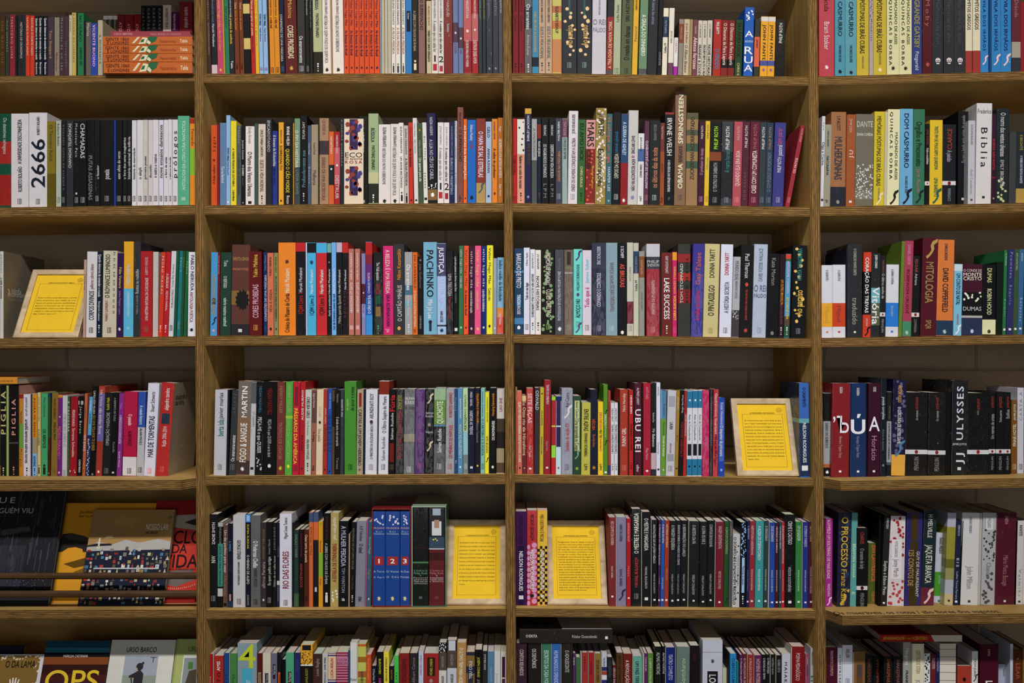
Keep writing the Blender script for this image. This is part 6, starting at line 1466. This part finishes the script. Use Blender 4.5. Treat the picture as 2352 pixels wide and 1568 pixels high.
# ---------------------------------------------------------------- picture books shown face out in the first bay
def face_book(name_l, row, xb0, xb1, ytop, r0, r1, th, col, draw, zoff=.0004, spine=None):
    """front cover to the room, leaning back: foot at xb0..xb1 on plane r0, head at image row ytop on plane r1"""
    Xa, Xb = PX(xb0, r0), PX(xb1, r0); zb = shelf_top(1, row, (Xa+Xb)/2)+zoff; Zt = PZ(ytop, r1); W = Xb-Xa; H_ = math.hypot(Zt-zb, r1-r0); ang = -math.atan2(r1-r0, Zt-zb)
    m, p = MB(), MB(); c = rgb(col, 1.0); m.box((-W/2, 0, 0), (W/2, .0016, H_), c); m.box((-W/2, th-.0016, 0), (W/2, th, H_), c); m.box((-W/2, .0016, 0), (-W/2+.002, th-.0016, H_), rgb(spine or col))
    p.box((-W/2+.002, .0016, .002), (W/2-.003, th-.0016, H_-.002), PAGE)
    R = lambda u0, u1, v0, v1, cc, e=.0002: rect(m, -W/2+u0*W, -W/2+u1*W, v0*H_, v1*H_, -e, rgb(cc), 1)
    T = lambda u0, u1, v, hh, cc, t, bo=True: put_text(m, t, (-W/2+u0*W, -.0012, v*H_), (1, 0, 0), (0, 0, 1), (u1-u0)*W, hh*H_, rgb(cc), 2 if hh > .04 or bo else False, 1, True, 1.0)
    PG = lambda pts, cc, e=.0005: m.face([(-W/2+u*W, -e, v*H_) for u, v in pts], rgb(cc), 1)
    draw(R, T, PG, m, W, H_)
    root = empty('picture_book', ((Xa+Xb)/2, r0, zb), (ang, 0, 0)); tag(root, name_l, 'picture book', 'picture books shown face out')
    m.build('cover', [M_COVER, M_PRINT], root); p.build('pages', [M_PAGES], root)
def d_dark(R, T, PG, m, W, H_):
    rnd = random.Random(4)
    for i in range(90):
        u = rnd.uniform(.45, .97); v = rnd.uniform(.15, .9); l = rnd.uniform(.04, .2); g = rnd.choice(['3c3c44', '46464e', '303038', '52525a']); R(u, u+rnd.uniform(.003, .012), v, min(.98, v+l), g, .0002+.00001*i)
    for i in range(70):
        u = rnd.uniform(.6, .97); v = rnd.uniform(.1, .27); PG([(u, v), (u+.006, v), (u+.004, v+.006)], 'a8a8b8', .0013)
    R(.45, .72, .12, .5, '3a3c48'); PG([(.4, .62), (.72, .66), (.74, .62), (.5, .58)], '5c5858')
    T(.30, .555, .885, .05, 'c8c4c0', 'QUE', False); T(.30, .735, .80, .055, 'c8c4c0', 'NINGUÉM VIU', False)
face_book('dark grey picture book with rain-like streaks beside the yellow one, fifth shelf, first bay', 5, -150, 110, 1118, .035, .12, .012, '2c2c32', d_dark, spine='503840')
def d_yel(R, T, PG, m, W, H_):
    T(.17, .50, .905, .026, '5c4410', 'JULIANA VALVERDE', True); T(.17, .52, .865, .026, '5c4410', 'NATÁLIA GREGORINI', True)
    body = [(-.0, .60), (.02, .68), (.12, .69), (.26, .66), (.36, .62), (.44, .62), (.50, .655), (.50, .62), (.56, .61), (.50, .58), (.49, .52), (.44, .51), (.38, .55), (.33, .54), (.31, .50), (.27, .50), (.26, .53), (.18, .55), (.1, .54), (.04, .5), (.0, .5)]
    PG(body, '34302c', .0006); PG([(.02, .66), (.12, .685), (.26, .655), (.36, .615), (.3, .60), (.1, .63)], '4a443c', .0009)
    PG([(.44, .62), (.49, .67), (.48, .62)], '4c4640', .0008); R(.455, .47, .575, .585, 'e0dcd0', .001)
    PG([(.08, .38), (.3, .44), (.46, .43), (.4, .38), (.2, .34)], '6c5010'); PG([(.2, .3), (.45, .2), (.44, .34), (.36, .36)], '8a6810')
    T(.42, .62, .45, .075, '18140c', 'EU', True)
face_book('yellow picture book with a grey animal, behind the town picture book', 5, 115, 330, 1155, .060, .135, .010, 'e0a008', d_yel)
def d_red(R, T, PG, m, W, H_):
    R(.2, 1, .1, .75, 'd03c28', .0002)
    PG([(.3, .74), (.9, .70), (1, .80), (.8, .86), (.45, .85)], 'b0a898', .0004); PG([(.62, .78), (.9, .74), (1, .79), (.85, .82)], '383430', .0006)
    PG([(.3, .30), (.9, .32), (.95, .22), (.6, .15), (.3, .2)], '787068', .0004)
    T(.20, 1.0, .635, .125, '1c1410', 'CICLO', True); T(.46, .74, .52, .085, '1c1410', 'DA', True); T(.30, .97, .40, .125, '1c1410', 'VIDA', True); T(.35, .95, .32, .015, '1c1410', 'DESENHOS DE FERNANDO VILELA', False)
    for i in range(22): PG([(.2+i*.036, .14+.0004*(i-11)**2), (.215+i*.036, .14+.0004*(i-11)**2), (.207+i*.036, .125+.0004*(i-11)**2)], 'd8d0c0', .0008)
face_book('red picture book with bold black lettering against the first upright, fifth shelf', 5, 322, 447, 1149, .055, .14, .010, '9c1c14', d_red)
def d_lar(R, T, PG, m, W, H_):
    R(0, 1, .62, 1, 'b08c54', .0001); PG([(0, .60), (.12, .66), (.3, .63), (.45, .68), (.62, .65), (.85, .69), (1, .66), (1, .58), (0, .56)], 'b8b4b0', .0004)
    PG([(0, .62), (.1, .64), (.28, .64), (.3, .62), (.0, .605)], '2c2c30', .0006); PG([(.2, .69), (.3, .70), (.28, .73), (.22, .72)], 'c8b890', .0005); PG([(.25, .85), (.5, .82), (.55, .9), (.35, .93)], 'b89860', .0003)
    R(0, 1, 0, .60, '20283c', .0002); rnd = random.Random(11); cols = ['d8c8a8', 'e8e0d0', 'b89860', 'c04038', '5888b0', '8c8478', 'd0c0a0', '9c3830', 'c8d0d8', '6c5c48']
    for r_ in range(13):
        for c_ in range(18):
            if rnd.random() < .3: continue
            u = (c_+rnd.uniform(.05, .4))/18; v = .02+r_*.045+rnd.uniform(-.01, .012); wu = rnd.uniform(.022, .045); hv = rnd.uniform(.018, .042); cc = rnd.choice(cols); e = .0006+.00002*c_
            if rnd.random() < .25: PG([(u, v), (u+wu, v), (u+wu/2, v+hv*1.2)], cc, e)
            else:
                R(u, min(.99, u+wu), v, v+hv, cc, e)
                if rnd.random() < .5: R(u+wu*.3, u+wu*.5, v+hv*.3, v+hv*.6, '30303c', e+.0003)
    R(.12, .9, .375, .388, 'c8ccd0', .0012)
    R(.13, .15, .60, .70, 'e0d8c8', .0013); R(.12, .16, .585, .61, 'e0d8c8', .0013)
    T(.68, .95, .815, .075, 'ece4d4', 'NOSSO LAR', False); T(.68, .83, .755, .028, '3c3020', 'LIN LIAN-EN', True); disc(m, -W/2+.955*W, .915*H_, .006, .005, -.0008, rgb('8c7858'), 10, .3)
face_book('brown-skied picture book with a patchwork town cover, in front of the yellow one', 5, 178, 373, 1170, .030, .108, .010, '90806c', d_lar)
def d_lama(R, T, PG, m, W, H_):
    R(0, .93, 0, .985, '8a6c30', .0001); rnd = random.Random(5)
    for i in range(46):
        u, v = (rnd.uniform(.83, .93), rnd.uniform(.3, .98)) if i % 2 else (rnd.uniform(.2, .93), rnd.uniform(.93, .985)); s = rnd.uniform(.008, .03); PG([(u-s, v), (u, v-s*.6), (u+s, v), (u+.3*s, v+s*.7)], 'e4dccc', .0003+.00001*i)
    T(.30, .86, .885, .075, '1c1810', 'O DA LAMA', True)
    for a in (-.42, -.15, .12, .42):
        x, y = .52, .5; dx, dy = math.sin(a), math.cos(a); L = .21; wv = .022; PG([(x+dx*.06-wv, y+dy*.05), (x+dx*.06+wv, y+dy*.05), (x+dx*L+wv*.5, y+dy*L*1.1), (x+dx*L-wv*.5, y+dy*L*1.1)], 'ece4d8', .0006)
    PG([(.42, .42), (.62, .42), (.64, .56), (.4, .56)], 'ece4d8', .0006)
face_book('brown and white picture book with a pale hand print, lowest visible shelf', 6, -60, 66, 1502, .028, .10, .010, 'd8d8e0', d_lama)
face_book('dark blue picture book behind the hand print one, lowest visible shelf', 6, -120, 20, 1481, .075, .135, .009, '283040', lambda R, T, PG, m, W, H_: R(.02, .98, .02, .3, '20283a'))
def d_ops(R, T, PG, m, W, H_):
    for a, b_, c_ in ((.93, 1, '185068'), (.88, .93, '2a7890'), (.835, .88, '101820'), (.76, .835, '8c4c1c'), (.66, .76, '3c1814'), (.58, .66, '50201c'), (.52, .58, '28205c'), (.46, .52, '183c6c'), (0, .46, '2c5c6c')): R(0, 1, a, b_, c_, .0002)
    T(.30, .68, .845, .026, 'e0d8d0', 'MARILDA CASTANHA', True); T(.08, .90, .60, .21, 'e8c81c', 'OPS', True); disc(m, -W/2+.2*W, .5*H_, .013, .013, -.0016, rgb('101014'), 14, .2, 2)
face_book('striped blue and brown picture book with big yellow letters, lowest visible shelf', 6, 68, 221, 1471, .028, .105, .012, '283848', d_ops)
def d_urso(R, T, PG, m, W, H_):
    T(.25, .72, .90, .05, '404040', 'URSO BARCO', False); R(.24, .76, .28, .84, 'a8b0bc', .0003); R(.24, .76, .56, .64, '98a498', .0005); PG([(.24, .5), (.76, .56), (.74, .40), (.3, .36)], 'a8643c', .0007)
    PG([(.42, .55), (.56, .55), (.56, .66), (.50, .70), (.40, .66), (.34, .64), (.34, .62), (.42, .62)], '34343c', .0009); disc(m, -W/2+.49*W, .73*H_, .0085, .0085, -.001, rgb('34343c'), 12); disc(m, -W/2+.535*W, .765*H_, .003, .003, -.0011, rgb('34343c'), 8); PG([(.40, .70), (.46, .72), (.46, .69)], 'c0b098', .0012)
    PG([(.36, .64), (.38, .64), (.46, .42), (.44, .42)], '504030', .0013); R(.64, .73, .82, .825, '30303c', .0009); R(.68, .69, .77, .82, '30303c', .0009)
face_book('white picture book with a bear in a boat, lowest visible shelf, first bay', 6, 224, 376, 1469, .032, .108, .012, 'dcdcd4', d_urso)
def d_verde(R, T, PG, m, W, H_):
    R(0, .06, 0, 1, 'a0b060', .0002); T(.44, .95, .90, .05, '6c7448', 'URSO', False); R(.30, .95, .28, .84, 'e0e0d8', .0003); R(.34, .93, .3, .81, '98a0a4', .0005); PG([(.40, .3), (.46, .55), (.55, .68), (.8, .7), (.9, .3)], '5c5040', .0007); R(.5, .66, .70, .77, '5c8a48', .0009)
face_book('pale green picture book against the first upright, lowest visible shelf', 6, 378, 446, 1467, .030, .108, .012, 'b4c078', d_verde)
# dark rails that hold the picture books
for n_, (ya, yb) in enumerate(((1317, 1331), (1358, 1373))):
    xl, xr = postx(0, 1, .9)+.0004, postx(1, 0, .9)-.0004; z1, z0 = PZ(ya, .006), PZ(yb, .006); m = MB(); rr = .003; pr = []
    for k_ in range(8):
        a = math.pi/4*k_+math.pi/8; pr.append((.011+.0075*math.cos(a), (z0+z1)/2+(z1-z0)/2*1.06*math.sin(a)))
    m.mesh([(xl, y, z) for y, z in pr]+[(xr, y, z+.001) for y, z in pr], [tuple(range(8)), tuple(range(15, 7, -1))]+[(i, 8+i, 8+(i+1) % 8, (i+1) % 8) for i in range(8)], (1, 1, 1, 1))
    tag(m.build('rail', [M_RAIL]), f'{["upper", "lower"][n_]} dark wooden rail across the face-out picture books, first bay', 'rail', 'rails in front of the picture books')
# verse printed on the protruding board below the fourth bay's fifth row
m = MB(); xa, xb = PX(1913, -.02), PX(2292, -.02); z_ = shelf_top(4, 5, xa)+.0004; slope = shelf_top(4, 5, xb)+.0004-z_
put_text(m, 'Os miseráveis, os rotos / são flores dos esgotos.', (0, 0, 0), (1, 0, 0), (0, 1, 0), xb-xa, .022, rgb('4c3c30'), True, 0, 'base')
o = m.build('printed_verse', [M_PRINT], parent=case, loc=(xa, -.036, z_), rot=(0, -math.atan2(slope, xb-xa), 0))
print('books', len(BOOKS), 'kept', len(keep), 'rest', nrest, 'sameLabels', len(LAB)-len(set(LAB.values())))
print('longlabels', [l for l in LAB.values() if len(l.split()) > 16][:8])
